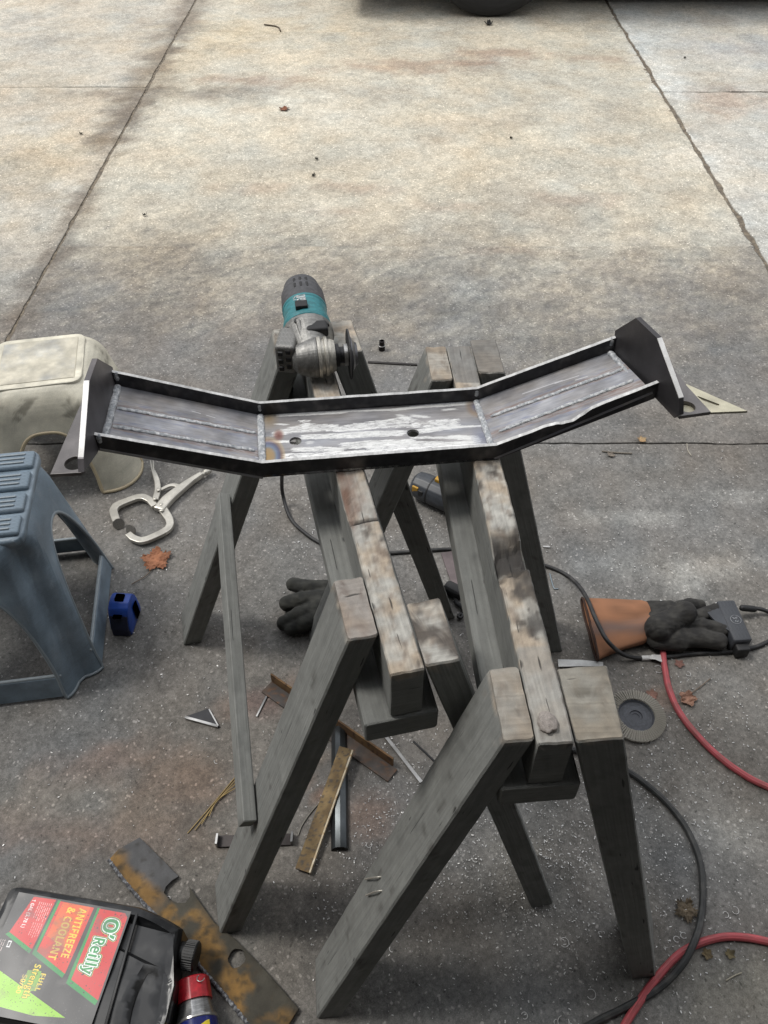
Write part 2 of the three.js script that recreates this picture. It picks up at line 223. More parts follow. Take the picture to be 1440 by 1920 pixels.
function slabGeo(x0, x1, z0, z1, cell, gap, rag, base, turn = 0, ends = [1, 1]) {
  const nz = Math.max(4, Math.round(Math.abs(z1 - z0) / cell)), nx = Math.max(4, Math.round(Math.abs(x1(z0) - x0(z0)) / cell)), pos = [], uv = [], col = [], idx = [], near = (k, n, L) => k === 0 ? 0 : k === 1 ? 0.004 / L : k === n - 1 ? 1 - 0.004 / L : k === n ? 1 : (k - 1) / (n - 2), LX = Math.abs(x1(z0) - x0(z0)), LZ = Math.abs(z1 - z0), id = (i, j) => j * (nx + 1) + i;
  for (let j = 0; j <= nz; j++) for (let i = 0; i <= nx; i++) {
    let z = mix(z0, z1, near(j, nz, LZ)), x = mix(x0(z), x1(z), near(i, nx, LX)), y = 0; const n1 = Math.max(-0.2, fbm(z * 9, x0(0), 1, 4) * 2), n2 = Math.max(-0.2, fbm(x * 7, z0, 5, 4) * 2);
    if (i < 2) { x += gap + rag * n1; if (!i) y = -0.003; } if (i > nx - 2) { if (i === nx) y = -0.003; x -= gap + rag * Math.max(-0.2, fbm(z * 9, x1(0), 8, 4) * 2); y = -0.003; }
    if (j < 2) { z -= (gap * 0.5 + rag * n2) * ends[0]; if (!j) y = -0.003 * ends[0]; } if (j > nz - 2) { z += (gap * 0.5 + rag * 0.6 * n2) * ends[1]; if (j === nz) y = -0.003 * ends[1]; }
    if (j < 2 && z0 === SILL || j > nz - 2 && z1 === SILL) z += 0.022 * fbm(x * 4.5, 2, 7, 5) + 0.006 * fbm(x * 30, 2, 7, 2);
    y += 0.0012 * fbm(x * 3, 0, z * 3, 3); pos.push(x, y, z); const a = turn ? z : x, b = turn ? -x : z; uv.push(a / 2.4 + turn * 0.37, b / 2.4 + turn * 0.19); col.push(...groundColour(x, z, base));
  }
  for (let j = 0; j < nz; j++) for (let i = 0; i < nx; i++) { const a = id(i, j), b = id(i + 1, j), c = id(i + 1, j + 1), d = id(i, j + 1); idx.push(a, b, c, a, c, d); }
  const edge = []; for (let i = 0; i <= nx; i++) edge.push(id(i, 0)); for (let j = 1; j <= nz; j++) edge.push(id(nx, j)); for (let i = nx - 1; i >= 0; i--) edge.push(id(i, nz)); for (let j = nz - 1; j > 0; j--) edge.push(id(0, j));
  const first = pos.length / 3; for (const e of edge) { pos.push(pos[e * 3], -0.1, pos[e * 3 + 2]); uv.push(uv[e * 2], uv[e * 2 + 1] + 0.04); col.push(0.2, 0.17, 0.14); }
  for (let k = 0; k < edge.length; k++) { const k2 = (k + 1) % edge.length; idx.push(edge[k], first + k, first + k2, edge[k], first + k2, edge[k2]); }
  const g = new THREE.BufferGeometry(); g.setAttribute('position', new THREE.Float32BufferAttribute(pos, 3)); g.setAttribute('uv', new THREE.Float32BufferAttribute(uv, 2)); g.setAttribute('color', new THREE.Float32BufferAttribute(col, 3)); g.setIndex(idx); g.computeVertexNormals(); for (let i = 1; i < nx; i++) { if (!ends[0]) g.attributes.normal.setXYZ(id(i, 0), 0, 1, 0); if (!ends[1]) g.attributes.normal.setXYZ(id(i, nz), 0, 1, 0); } return g;
}
const SILL = at(720, 831).z, Z460 = at(720, 462).z, Z60 = at(720, 60).z, ZL = at(200, 163).z, ZR = at(1280, 172).z;
{
  struct('ground', new THREE.PlaneGeometry(300, 300, 1, 1).rotateX(-Math.PI / 2).translate(0, -0.12, -60), flat(0.07, 0.085, 0.035, 0.95));
  struct('soil', new THREE.PlaneGeometry(16, 16, 200, 200).rotateX(-Math.PI / 2).translate(0, -0.02, -6), std({ color: lin(0.075, 0.06, 0.045), map: grimeMap, roughness: 0.95, bumpMap: grimeBump, bumpScale: 0.006 }));
  for (const [f, w, d0] of [[xL, 0.05, -0.0055], [xR, 0.07, -0.0045]]) { const pos = [], idx = [], n = 760, m = 8; for (let j = 0; j <= n; j++) for (let i = 0; i <= m; i++) { const z = mix(SILL, -9, j / n), x = f(z) + (i / m - 0.5) * w; pos.push(x, d0 + 0.010 * fbm(x * 40, 1, z * 40, 3), z); } for (let j = 0; j < n; j++) for (let i = 0; i < m; i++) { const k = j * (m + 1) + i; idx.push(k, k + 1, k + m + 2, k, k + m + 2, k + m + 1); } const jg = new THREE.BufferGeometry(); jg.setAttribute('position', new THREE.Float32BufferAttribute(pos, 3)); jg.setIndex(idx); jg.computeVertexNormals(); struct('joint_soil', paintVerts(jg, (p) => mix3([0.10, 0.083, 0.064], [0.2, 0.165, 0.12], smooth(-0.15, 0.25, fbm(p.x * 50, 3, p.z * 50, 3)))), std({ vertexColors: true, roughness: 0.95 })); }
  const dw = new THREE.Group(); dw.name = 'driveway'; dw.userData.kind = 'structure'; scene.add(dw);
  const slab = (...a) => { const m = new THREE.Mesh(slabGeo(...a), M.concrete); m.receiveShadow = m.castShadow = true; m.name = 'slab'; dw.add(m); };
  const off = (f, d) => (z) => f(z) + d, k = (v) => () => v;
  const NEAR = [0.140, 0.132, 0.124], MID = Object.assign([0.425, 0.385, 0.315], { darkFrom: 2.75 }), FAR = Object.assign([0.425, 0.385, 0.315], { darkFrom: 2.75 }), LEFT = Object.assign([0.41, 0.37, 0.31], { darkFrom: 2.55 }), RIGHT = Object.assign([0.415, 0.395, 0.355], { darkFrom: 2.35 });
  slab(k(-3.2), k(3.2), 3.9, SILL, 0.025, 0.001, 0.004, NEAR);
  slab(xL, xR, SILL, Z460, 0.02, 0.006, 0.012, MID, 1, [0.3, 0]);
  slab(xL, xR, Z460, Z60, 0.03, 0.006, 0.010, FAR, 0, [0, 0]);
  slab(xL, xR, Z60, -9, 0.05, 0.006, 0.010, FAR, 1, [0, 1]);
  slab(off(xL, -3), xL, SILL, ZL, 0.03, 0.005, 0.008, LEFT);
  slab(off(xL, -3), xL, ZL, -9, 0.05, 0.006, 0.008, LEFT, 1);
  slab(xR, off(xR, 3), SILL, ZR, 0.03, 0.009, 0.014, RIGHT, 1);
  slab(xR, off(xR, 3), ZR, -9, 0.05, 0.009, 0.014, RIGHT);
}

// ---------------------------------------------------------------- unseen house wall and eave behind the camera, shaped to shade the work
{
  const wall = flat(0.14, 0.135, 0.125, 0.9), wood = flat(0.2, 0.19, 0.17, 0.85), g = thing('house', 'house wall with a projecting eave out of view behind the work area, shaped to shade it', 'house', V(0, 0, 0.9));
  const box = (x0, x1, y0, y1, z0, z1) => new THREE.BoxGeometry(x1 - x0, y1 - y0, z1 - z0).translate((x0 + x1) / 2, (y0 + y1) / 2, (z0 + z1) / 2);
  part('wall', box(-6, 6, -0.1, 4.6, 0.42, 0.7), wall, g); part('eave', box(-6.3, 6.3, 2.45, 2.6, -0.3, 0.418), wood, g);
}

// ---------------------------------------------------------------- parked car at the top of the driveway
{
  const c0 = at(918, 34), W = 1.72, x0 = c0.x, car = thing('parked_car', 'dark parked car across the driveway with one tyre and its underside showing', 'car', V(x0, 0, c0.z - W / 2));
  const R = 0.40, wb = 2.9, zf = -0.02, body = flat(0.05, 0.055, 0.065, 0.25, 0.3), dark = M.black;
  const s = new THREE.Shape(); s.moveTo(-0.95, 0.24); s.lineTo(-0.47, 0.22); s.absarc(0, R, 0.47, Math.PI * 1.06, -Math.PI * 0.06, true); s.lineTo(wb - 0.47, 0.22); s.absarc(wb, R, 0.47, Math.PI * 1.06, -Math.PI * 0.06, true); s.lineTo(wb + 0.47, 0.22); s.lineTo(wb + 0.95, 0.28); s.quadraticCurveTo(wb + 1.0, 0.7, wb + 0.85, 0.95); s.lineTo(0.6, 0.98); s.quadraticCurveTo(-0.5, 0.9, -0.82, 0.66); s.closePath();
  const at0 = V(x0, 0, c0.z);
  part('body', plate(s, at0.clone().add(V(0, 0, zf)), V(1, 0, 0), V(0, 1, 0), V(0, 0, -1), W, 0.04), body, car);
  const cs = poly([[0.5, 0.975], [1.15, 1.42], [2.5, 1.44], [3.3, 0.97]]); part('cabin', plate(cs, at0.clone().add(V(0, 0, -0.15)), V(1, 0, 0), V(0, 1, 0), V(0, 0, -1), W - 0.3, 0.04), body, car);
  const glass = flat(0.02, 0.025, 0.03, 0.08, 0, {});
  for (const q of [[[0.72, 1.0], [1.2, 1.36], [1.8, 1.38], [1.8, 1.0]], [[1.88, 1.0], [1.88, 1.38], [2.46, 1.38], [2.95, 1.0]]]) for (const z of [-0.145, -W + 0.12]) part('window', plate(poly(q), at0.clone().add(V(0, 0, z)), V(1, 0, 0), V(0, 1, 0), V(0, 0, -1), 0.012, 0.002), glass, car);
  part('underbody', new RoundedBoxGeometry(wb - 1.0, 0.12, W - 0.3, 2, 0.03).translate(x0 + wb / 2, 0.2, c0.z - W / 2), dark, car);
  for (const dx of [0, wb]) for (const side of [0, 1]) {
    const z = c0.z + (side ? -W + 0.24 : 0), w = part('wheel', new THREE.LatheGeometry([[0.22, -0.12], [0.33, -0.125], [0.385, -0.115], [R, -0.09], [R, 0.09], [0.385, 0.115], [0.33, 0.125], [0.22, 0.12]].map((p) => new THREE.Vector2(...p)), 40).rotateX(Math.PI / 2).translate(x0 + dx, R, z - 0.12), M.blackRubber, car);
    local('rim', creased(new THREE.CylinderGeometry(0.22, 0.22, 0.18, 28), 0.5).rotateX(Math.PI / 2).translate(...V(x0 + dx, R, z - 0.12).sub(worldOf(car)).toArray()), flat(0.3, 0.3, 0.31, 0.4, 0.7), w);
  }
  part('headlight', new RoundedBoxGeometry(0.12, 0.12, 0.3, 3, 0.03).translate(x0 - 0.76, 0.68, c0.z - 0.3), flat(0.5, 0.5, 0.5, 0.15), car);
  part('door_handle', new RoundedBoxGeometry(0.18, 0.03, 0.03, 2, 0.01).translate(x0 + 1.65, 0.85, c0.z + 0.0), body, car);
}

// ---------------------------------------------------------------- sawhorses
const HT = 0.777;
function paintCol(p) { const a = fbm(p.x * 9, p.y * 9, p.z * 9, 3), b = fbm(p.x * 40, p.y * 16, p.z * 40, 3); let c = [0.215, 0.219, 0.213].map((v) => v * (1 + 0.22 * a + 0.22 * b)); const spot = smooth(0.24, 0.34, fbm(p.x * 26 + 3, p.y * 18, p.z * 26, 2)); c = mix3(c, [0.07, 0.073, 0.072], spot * 0.3); return c; }
function wornCol(p) {
  const n1 = fbm(p.x * 22, 2, p.z * 22, 4), n2 = fbm(p.x * 70, 7, p.z * 45, 4), n3 = fbm(p.x * 14 + 9, 5, p.z * 14, 4), n4 = fbm(p.x * 150, 1, p.z * 110, 2);
  let c = mix3([0.345, 0.285, 0.225], [0.36, 0.35, 0.33], smooth(-0.25, 0.2, n1)); c = mix3(c, [0.165, 0.13, 0.105], smooth(0.0, 0.28, n2) * 0.7); c = mix3(c, [0.045, 0.04, 0.037], smooth(0.1, 0.3, n3 + 0.3 * n2) * 0.85); c = mix3(c, [0.5, 0.48, 0.44], smooth(0.16, 0.3, fbm(p.x * 33, 11, p.z * 33, 3)) * 0.4);
  return c.map((v) => v * 1.2 * (1 + 0.6 * n4));
}
function sawhorse(o) {
  const F2 = o.front, a = o.axis.clone().normalize(), l = V(a.z, 0, -a.x); // l points to the left of the horse
  const P = (t, lat, y) => F2.clone().addScaledVector(a, t).addScaledVector(l, lat).setY(y);
  const g = thing('sawhorse', o.label, 'sawhorse', P(o.len / 2, 0, 0), 'sawhorses under the steel crossmember');
  const local2 = (p) => { const d = p.clone().sub(F2); return [d.dot(a), d.dot(l)]; };
  const topDisp = (p, tagName) => { if (p.y > HT - 0.004) { const [t, lat] = local2(p); p.y += 0.0022 * fbm(p.x * 40, 1, p.z * 40, 3) * 2 - 0.0022 * Math.max(0, fbm(p.x * 120, 3, p.z * 120, 2)); if (o.notch) p.y -= o.notch(t, lat); }
    const r = 0.0009; p.x += r * fbm(p.x * 60, p.y * 30, p.z * 60, 2); p.z += r * fbm(p.z * 60, p.y * 30, p.x * 60, 2); };
  const edgeChip = (p, c) => { const k = smooth(0.0, 0.2, fbm(p.x * 60, p.y * 60, p.z * 60, 3) + (p.y > HT - 0.01 ? 0.2 : -0.16)); return mix3(c, wornCol(p), k * 0.8); };
  const hw = 0.0192, off = o.off ?? 0;
  const q = (t, y0, y1, h, d = 0) => [P(t, d + h, y0), P(t, d + h, y1), P(t, d - h, y1), P(t, d - h, y0)];
  part('beam', loft4(q(0, 0.6885, HT, hw), q(o.len, 0.6885, HT, hw), { nl: 170, ns: [8, 12, 8, 4], ch: 0.002, caps: 6, disp: topDisp,
    color: (p, s, w) => { const [t, lat] = local2(p); let c = s === 's1' ? wornCol(p) : paintCol(p); if (s !== 's1' && p.y > HT - 0.012) c = edgeChip(p, c); if (o.tintTop && s === 's1') c = o.tintTop(t, lat, c, p); return c; } }), M.timber, g);
  part('base_plate', loft4(q(-0.004, 0.650, 0.6875, 0.0445, off), q(o.len - 0.01, 0.650, 0.6875, 0.0445, off), { nl: 60, ns: [3, 12, 3, 6], ch: 0.002, disp: (p) => { p.y += 0.0006 * fbm(p.x * 50, 1, p.z * 50, 2); }, color: (p) => paintCol(p) }), M.timber, g);
  for (const L of o.legs) { // [t top front, lat top outer, t foot front, lat foot outer]
    const sg = Math.sign(L[1]), quad = (t, lat, y, th) => [P(t, lat, y), P(t + 0.0895, lat * (L[4] ?? 1), y), P(t + 0.0895, th < 0 ? -sg * th : lat - sg * th, y), P(t, th < 0 ? -sg * th : lat - sg * th, y)];
    const leg = part('leg', loft4(quad(L[0], L[1], HT - 0.0005, -0.0205), quad(L[2], L[3], 0.0005, 0.041), { nl: 90, ns: [10, 5, 10, 5], ch: 0.0022, caps: 8, disp: topDisp,
      color: (p, s) => { if (s === 'cap0') { const c = wornCol(p.clone().addScalar(3)); return L[5] ? L[5](p, c) : c; } return p.y > HT - 0.02 ? edgeChip(p, paintCol(p)) : edgeCol(p); } }), M.timber, g);
  }
  return { g, P, a, l };
}
function edgeCol(p) { const c = paintCol(p), k = smooth(0.26, 0.36, fbm(p.x * 60, p.y * 16, p.z * 60, 4)); return mix3(c, [0.07, 0.066, 0.06], k * 0.6); }
const horseL = sawhorse({ front: V(0.026, 0, -0.5), axis: V(-0.2215, 0, -0.976), len: 0.70, off: 0.006, label: 'grey painted sawhorse with the angle grinder on its far end and a side brace',
  legs: [[0.055, 0.056, 0.036, 0.313, 1, (p, c) => mix3(c, [0.21, 0.165, 0.15], 0.5)], [0.003, -0.061, -0.042, -0.274, 1, (p, c) => mix3(c, [0.075, 0.062, 0.055], smooth(-0.1, 0.15, fbm(p.x * 30, 1, p.z * 30, 3)) * 0.9)], [0.60, 0.058, 0.663, 0.338], [0.60, -0.074, 0.60, -0.278]],
  tintTop: (t, lat, c, p) => { c = mix3(c, [0.20, 0.12, 0.09], smooth(0.12, 0.3, t) * smooth(0.5, 0.34, t) * smooth(-0.1, 0.25, fbm(p.x * 25, 1, p.z * 12, 3) + 0.12)); return Math.abs(t - 0.232 - 0.03 * lat + 0.002 * noise(lat * 400, 1, 1)) < 0.0022 ? [0.02, 0.016, 0.014] : c; },
  notch: (t, lat) => 0.008 * smooth(0.006, 0.016, lat + 0.006 * noise(t * 120, 3, 1)) * smooth(0.22, 0.25, t) * smooth(0.33, 0.29, t) + (Math.abs(t - 0.232 - 0.03 * lat) < 0.003 ? 0.003 : 0) });
const horseR = sawhorse({ front: V(0.176, 0, -0.415), axis: V(-0.081, 0, -0.9967), len: 0.70, off: 0.004, label: 'grey painted sawhorse nearest the camera with a burnt notch in its beam',
  legs: [[0.006, 0.0535, -0.052, 0.292, 1, (p, c) => mix3(c, [0.24, 0.215, 0.185], 0.55)], [0.0, -0.071, -0.037, -0.280, 1.08, (p, c) => mix3(c, [0.2, 0.185, 0.155], 0.65)], [0.612, 0.0535, 0.640, 0.290, 1, (p, c) => mix3(c, [0.26, 0.21, 0.16], 0.4)], [0.625, -0.062, 0.62, -0.274, 1, (p, c) => mix3(c, [0.17, 0.16, 0.15], 0.8)]],
  tintTop: (t, lat, c, p) => { const k = smooth(0.06, 0.01, Math.abs(t - 0.255) + 0.03 * fbm(p.x * 50, 3, p.z * 50, 3)); c = mix3(c, [0.022, 0.018, 0.016], k * 0.95); if (k > 0.2 && fbm(p.x * 130, 8, p.z * 130, 2) > 0.33 && lat < 0.006) c = [0.36, 0.25, 0.14]; if (t > 0.6) return mix3(c, [0.19, 0.185, 0.18], 0.85); return t < 0.12 ? mix3(c, [0.33, 0.32, 0.305], 0.6) : c; },
  notch: (t, lat) => 0.014 * smooth(0.036, 0.006, Math.abs(t - 0.25 + 0.5 * lat) + 0.012 * noise(t * 90, lat * 120, 1)) + 0.005 * smooth(0.01, 0.018, lat) * smooth(0.2, 0.215, t) * smooth(0.3, 0.25, t) });
{ // side brace nailed across the left legs of the far horse; nails; hardened lump
  const g = horseL.g, legDir = (t0) => 0;
  // its outer face leans with the legs: top of brace near the far leg, foot near the near leg
  const face = horseL.l.clone().setY(0.345).normalize(), top = onPlane(417, 934, horseL.P(0.7, 0.352, 0), horseL.l.clone().setY(0.36).normalize()), bot = onPlane(464, 1545, horseL.P(0.08, 0.327, 0), horseL.l.clone().setY(0.331).normalize());
  const dir = bot.clone().sub(top).normalize(), n = horseL.l.clone().setY(0.36).normalize(), w = n.clone().cross(dir).normalize(), q = (p) => [[-1, -1], [1, -1], [1, 1], [-1, 1]].map(([i, j]) => p.clone().addScaledVector(w, i * 0.0175).addScaledVector(n, j * 0.0105));
  part('brace', loft4(q(top), q(bot), { nl: 60, ns: [6, 3, 6, 3], ch: 0.0015, color: (p) => paintCol(p).map((v) => v * 1.12) }), M.timber, g);
  const h = horseR.g, out = (x, y) => onPlane(x, y, horseR.P(0, 0.0535, HT), horseR.l.clone().setY(0.307).normalize());
  for (const [x0, y0, x1, y1] of [[690, 1648, 714, 1644], [692, 1678, 716, 1670]]) { const a = out(x0, y0), b = out(x1, y1), u = horseR.l.clone().multiplyScalar(0.004); part('nail', capped([b.clone().addScaledVector(u, -0.5), b.clone().add(u), a.clone().add(u)], 0.0013, 14, 6), M.nickel, h); }
  const c = at(1026, 1358, HT); part('hardened_lump', moveVerts(new THREE.SphereGeometry(0.012, 28, 18).scale(0.85, 0.45, 1), (v) => v.multiplyScalar(1 + 0.5 * fbm(v.x * 160, v.y * 160, v.z * 160, 3))).translate(c.x, HT + 0.003, c.z), flat(0.36, 0.32, 0.29, 0.7), h);
}

// ---------------------------------------------------------------- welded steel crossmember across the sawhorses
{
  const H0 = HT + 0.001, TH = 0.0045, hf = 0.022, rL = 0.078, rR = 0.086, T = H0 + TH + hf; // T: flange tops at the middle
  const jLb = at(485, 752, T), jLf = at(490, 868, T), jRb = at(893, 725, T), jRf = at(932, 835, T), eLb = at(210, 693, T + rL), eLf = at(176, 815, T + rL), eRb = at(1153, 629, T + rR), eRf = at(1236, 717, T + rR);
  const g = thing('crossmember', 'welded steel channel with raised ends lying across both sawhorses', 'crossmember', jLb.clone().add(jRf).multiplyScalar(0.5).setY(H0));
  const dark = (p) => { const n = fbm(p.x * 30, p.y * 30, p.z * 30, 4); const m = fbm(p.x * 120, p.y * 40, p.z * 120, 2); return mix3([0.05, 0.05, 0.056], [0.135, 0.128, 0.128], smooth(-0.05, 0.4, n + 0.4 * m)); };
  const dn = (p, d) => p.clone().setY(p.y - d);
  function flange(a, b, inward, heights, name, hBot = TH + hf) { // strip standing on the edge a-b (its top line)
    const th = inward.clone().setLength(0.0052), S = []; for (let i = 0; i <= 72; i++) { const t = i / 72; let k = 0; while (k < heights.length - 2 && heights[k + 1][0] < t) k++; const h = mix(heights[k][1], heights[k + 1][1], smooth(heights[k][0], heights[k + 1][0], t)), p = a.clone().lerp(b, t), bt = dn(p, hBot), tp = dn(p, h + 0.0003 * noise(i * 0.9, 3, h * 900)); S.push([bt, tp, tp.clone().add(th), bt.clone().add(th)]); }
    return part(name, sweep(S, [6, 2, 6, 1], (v, k) => k === 1 ? [0.9, 0.89, 0.87].map((q) => q * (0.8 + 0.3 * fbm(v.x * 200, v.y * 200, v.z * 200, 2))) : dark(v)), M.scale, g);
  }
  function sweep(S, ns, colour) { const pos = [], col = [], idx = []; const quad = (P, Q, R, T) => { const o = pos.length / 3; for (const p of [P, Q, R, T]) pos.push(p.x, p.y, p.z); idx.push(o, o + 1, o + 2, o, o + 2, o + 3); };
    for (let k = 0; k < 4; k++) { const o = pos.length / 3, n = ns[k]; for (const s of S) for (let m = 0; m <= n; m++) { const p = s[k].clone().lerp(s[(k + 1) % 4], m / n); pos.push(p.x, p.y, p.z); col.push(...colour(p, k)); } for (let i = 0; i < S.length - 1; i++) for (let m = 0; m < n; m++) { const q = o + i * (n + 1) + m; idx.push(q, q + n + 1, q + n + 2, q, q + n + 2, q + 1); } }
    for (const s of [S[0], S[S.length - 1]]) { quad(...s); for (const p of s) col.push(...colour(p, 0)); }
    const h = new THREE.BufferGeometry(); h.setAttribute('position', new THREE.Float32BufferAttribute(pos, 3)); h.setAttribute('color', new THREE.Float32BufferAttribute(col, 3)); h.setIndex(idx); h.computeVertexNormals();
    h.setAttribute('uv', new THREE.Float32BufferAttribute(new Float32Array(pos.length / 3 * 2).map((_, i) => i % 2 ? pos[(i >> 1) * 3 + 1] * 4 : pos[(i >> 1) * 3] * 4), 2)); return h; }
  const F1 = (m) => Array.from({ length: 13 }, (_, i) => [i / 12, m * (0.5 + fbm(i * 0.7, m * 900, 2, 2))]);
  const inB = jLf.clone().sub(jLb), inF = inB.clone().negate();
  flange(jLb, jRb, inB, F1(0.0012), 'rear_flange'); flange(eLb, jLb, inB, F1(0.0006), 'rear_flange'); flange(jRb, eRb, inB, F1(0.0006), 'rear_flange');
  flange(jLf, jRf, inF, F1(0.0008), 'front_flange'); flange(eLf, jLf, inF, F1(0.0005), 'front_flange');
  flange(jRf, eRf, inF, [[0, 0], [0.1, 0.0005], [0.22, 0.0015], [0.3, 0.001], [0.37, 0.0035], [0.43, 0.0085], [0.49, 0.0105], [0.54, 0.0065], [0.60, 0.001], [0.68, 0], [0.85, 0.0005], [1, 0]], 'front_flange');
  // floor panels: centre with ground stripes, heat tint and two drilled holes; sides with seams
  const mk = (b0, b1, f0, f1, tex, holesAt, name) => {
    const O = dn(b0, hf + TH), U = b1.clone().sub(b0).normalize(), nn = U.clone().cross(f0.clone().sub(b0)).normalize(), N = nn.y > 0 ? nn : nn.negate(), W = U.clone().cross(N).normalize(); if (W.z < 0) W.negate();
    const c = (p) => { const d = p.clone().sub(b0); return [d.dot(U), d.dot(W)]; }, s = poly([c(b0), c(b1), c(f1), c(f0)]), len = Math.max(c(b1)[0], c(f1)[0]), wid = Math.max(c(f0)[1], c(f1)[1]);
    const frame = { O, U, W, N, len, wid, top: O.clone().addScaledVector(N, TH) }; frame.uv = (x, y) => { const d = onPlane(x, y, frame.top, N).sub(frame.top); return [d.dot(U) / len, d.dot(W) / wid]; };
    for (const [x, y] of holesAt) { const [u, v] = frame.uv(x, y); hole(s, u * len, v * wid, 0.0085, 24); }
    if (typeof tex === 'function') tex = tex(frame);
    tex.wrapS = tex.wrapT = THREE.RepeatWrapping; tex.repeat.set(1 / len, 1 / wid);
    part(name, plate(s, O, U, W, N, TH, 0.0003), std({ map: tex, roughness: 0.4, metalness: 0.2 }), g); return frame;
  };
  const paintPanel = (w, h, fn) => { const cv = document.createElement('canvas'); cv.width = w; cv.height = h; const x = cv.getContext('2d'); const im = x.createImageData(w, h);
    for (let j = 0; j < h; j++) for (let i = 0; i < w; i++) { const k = (j * w + i) * 4, n = wfbm(i / w, j / h, 7, 4), st = wfbm(i / w * 0.12, j / h, 90, 2), b = 132 + 70 * n + 30 * st + 8 * (rnd() - 0.5), t = wfbm(i / w + 0.4, j / h, 4, 3); im.data[k] = b + 10 * t; im.data[k + 1] = b - 1; im.data[k + 2] = b + 1 - 16 * t; im.data[k + 3] = 255; }
    x.putImageData(im, 0, 0); fn(x, w, h); // canvas row 0 is the front edge: drawn with v running from the rear
    const t = new THREE.CanvasTexture(cv); t.colorSpace = THREE.SRGBColorSpace; t.magFilter = THREE.LinearFilter; return t; };
  const centre = (frame) => paintPanel(1200, 500, (x, w, h) => {
    const P = ([zx, zy]) => { const [u, v] = frame.uv(480 + zx / 2.88, 680 + zy / 2.88); return [u * w, (1 - v) * h]; };
    const smear = (pts, width, a = 0.9, tone = 214) => { // overlapping grinder strokes along a path, ragged ends
      const q = pts.map(P); for (let i = 0; i < q.length - 1; i++) { const [x0, y0] = q[i], [x1, y1] = q[i + 1], L = Math.hypot(x1 - x0, y1 - y0), n = Math.max(4, L / 5), wi = width[i] ?? width[0], wj = width[i + 1] ?? width[0];
        for (let k = 0; k < n * 8; k++) { const t = rnd(), ww = mix(wi, wj, t) * 1.9, cx = mix(x0, x1, t), cy = mix(y0, y1, t) + (rnd() - 0.5) * ww * 0.85, len = 10 + 40 * rnd(), v = tone - 26 + 44 * rnd(), sl = (rnd() - 0.5) * 7; x.globalAlpha = a * (0.25 + 0.55 * rnd()); x.strokeStyle = `rgb(${v},${v},${v - 2})`; x.lineWidth = 1.2 + Math.min(5, ww * 0.1) * rnd(); x.lineCap = 'butt'; x.beginPath(); x.moveTo(cx - len / 2, cy - sl); x.lineTo(cx + len / 2, cy + sl); x.stroke(); } } x.globalAlpha = 1; };
    // heat tint beside the left weld
    const tint = (zx, zy, r, stops) => { const [cx, cy] = P([zx, zy]); x.save(); x.translate(cx, cy); x.scale(1, 1.7); const gd = x.createRadialGradient(0, 0, 0, 0, 0, r); for (const [o, c2] of stops) gd.addColorStop(o, c2); x.fillStyle = gd; x.fillRect(-r, -r, 2 * r, 2 * r); x.restore(); };
    smear([[120, 285], [300, 275], [480, 268]], [13, 16, 12], 0.8); smear([[470, 262], [720, 255], [880, 240]], [7, 9, 10], 0.8); smear([[740, 255], [890, 238]], [16, 12], 0.5); smear([[880, 238], [1020, 228], [1160, 218]], [12, 18, 13], 0.85);
    smear([[245, 330], [285, 332]], [50, 50], 1, 232); smear([[95, 388], [180, 365], [300, 350], [440, 352]], [18, 34, 44, 30], 0.8); smear([[430, 360], [560, 345], [700, 330], [800, 320], [885, 332]], [24, 40, 42, 56, 36], 0.9);
    smear([[770, 290], [830, 300]], [22, 14], 0.8); smear([[840, 285], [930, 295]], [12, 9], 0.7); smear([[905, 340], [1000, 332], [1090, 322]], [44, 50, 34], 0.95); smear([[1010, 255], [1075, 250]], [9, 9], 0.6);
    smear([[50, 428], [180, 425]], [12, 10], 0.95, 225); smear([[250, 402], [450, 395], [640, 385], [800, 380]], [22, 26, 30, 28], 0.9); smear([[880, 372], [1000, 355], [1130, 345]], [26, 18, 9], 0.85); smear([[1130, 345], [1245, 340]], [8, 8], 0.9);
    smear([[200, 470], [330, 466], [460, 470]], [20, 26, 18], 0.85); smear([[460, 452], [640, 437], [850, 425]], [34, 34, 26], 0.85); smear([[600, 450], [850, 440], [1050, 438], [1210, 425]], [34, 30, 22, 10], 0.9);
    smear([[150, 515], [400, 502], [700, 482], [1000, 462], [1240, 440]], [40, 34, 30, 22, 10], 1, 226); smear([[1040, 398], [1130, 405], [1200, 408]], [12, 26, 22], 0.9); for (let k = 0; k < 14; k++) { const zx = 850 + k * 22; smear([[zx, 396 + 6 * rnd()], [zx + 6, 410]], [5, 5], 0.8); }
    smear([[110, 330], [165, 336]], [4, 4], 0.8); smear([[280, 432], [296, 430]], [14, 14], 0.5);
    tint(62, 505, 95, [[0, 'rgba(150,120,70,0.9)'], [0.35, 'rgba(140,116,80,0.8)'], [0.5, 'rgba(92,108,132,0.75)'], [0.66, 'rgba(66,66,92,0.75)'], [0.78, 'rgba(118,88,66,0.6)'], [0.9, 'rgba(170,145,105,0.4)'], [1, 'rgba(190,150,90,0)']]);
    tint(122, 392, 34, [[0, 'rgba(92,50,42,0.9)'], [0.5, 'rgba(110,70,62,0.7)'], [1, 'rgba(130,110,90,0)']]); tint(70, 300, 60, [[0, 'rgba(130,104,64,0.6)'], [1, 'rgba(130,104,64,0)']]); tint(1185, 240, 60, [[0, 'rgba(70,80,120,0.6)'], [0.6, 'rgba(120,90,60,0.4)'], [1, 'rgba(120,90,60,0)']]); tint(1225, 400, 70, [[0, 'rgba(84,92,120,0.5)'], [1, 'rgba(84,92,120,0)']]);
  });
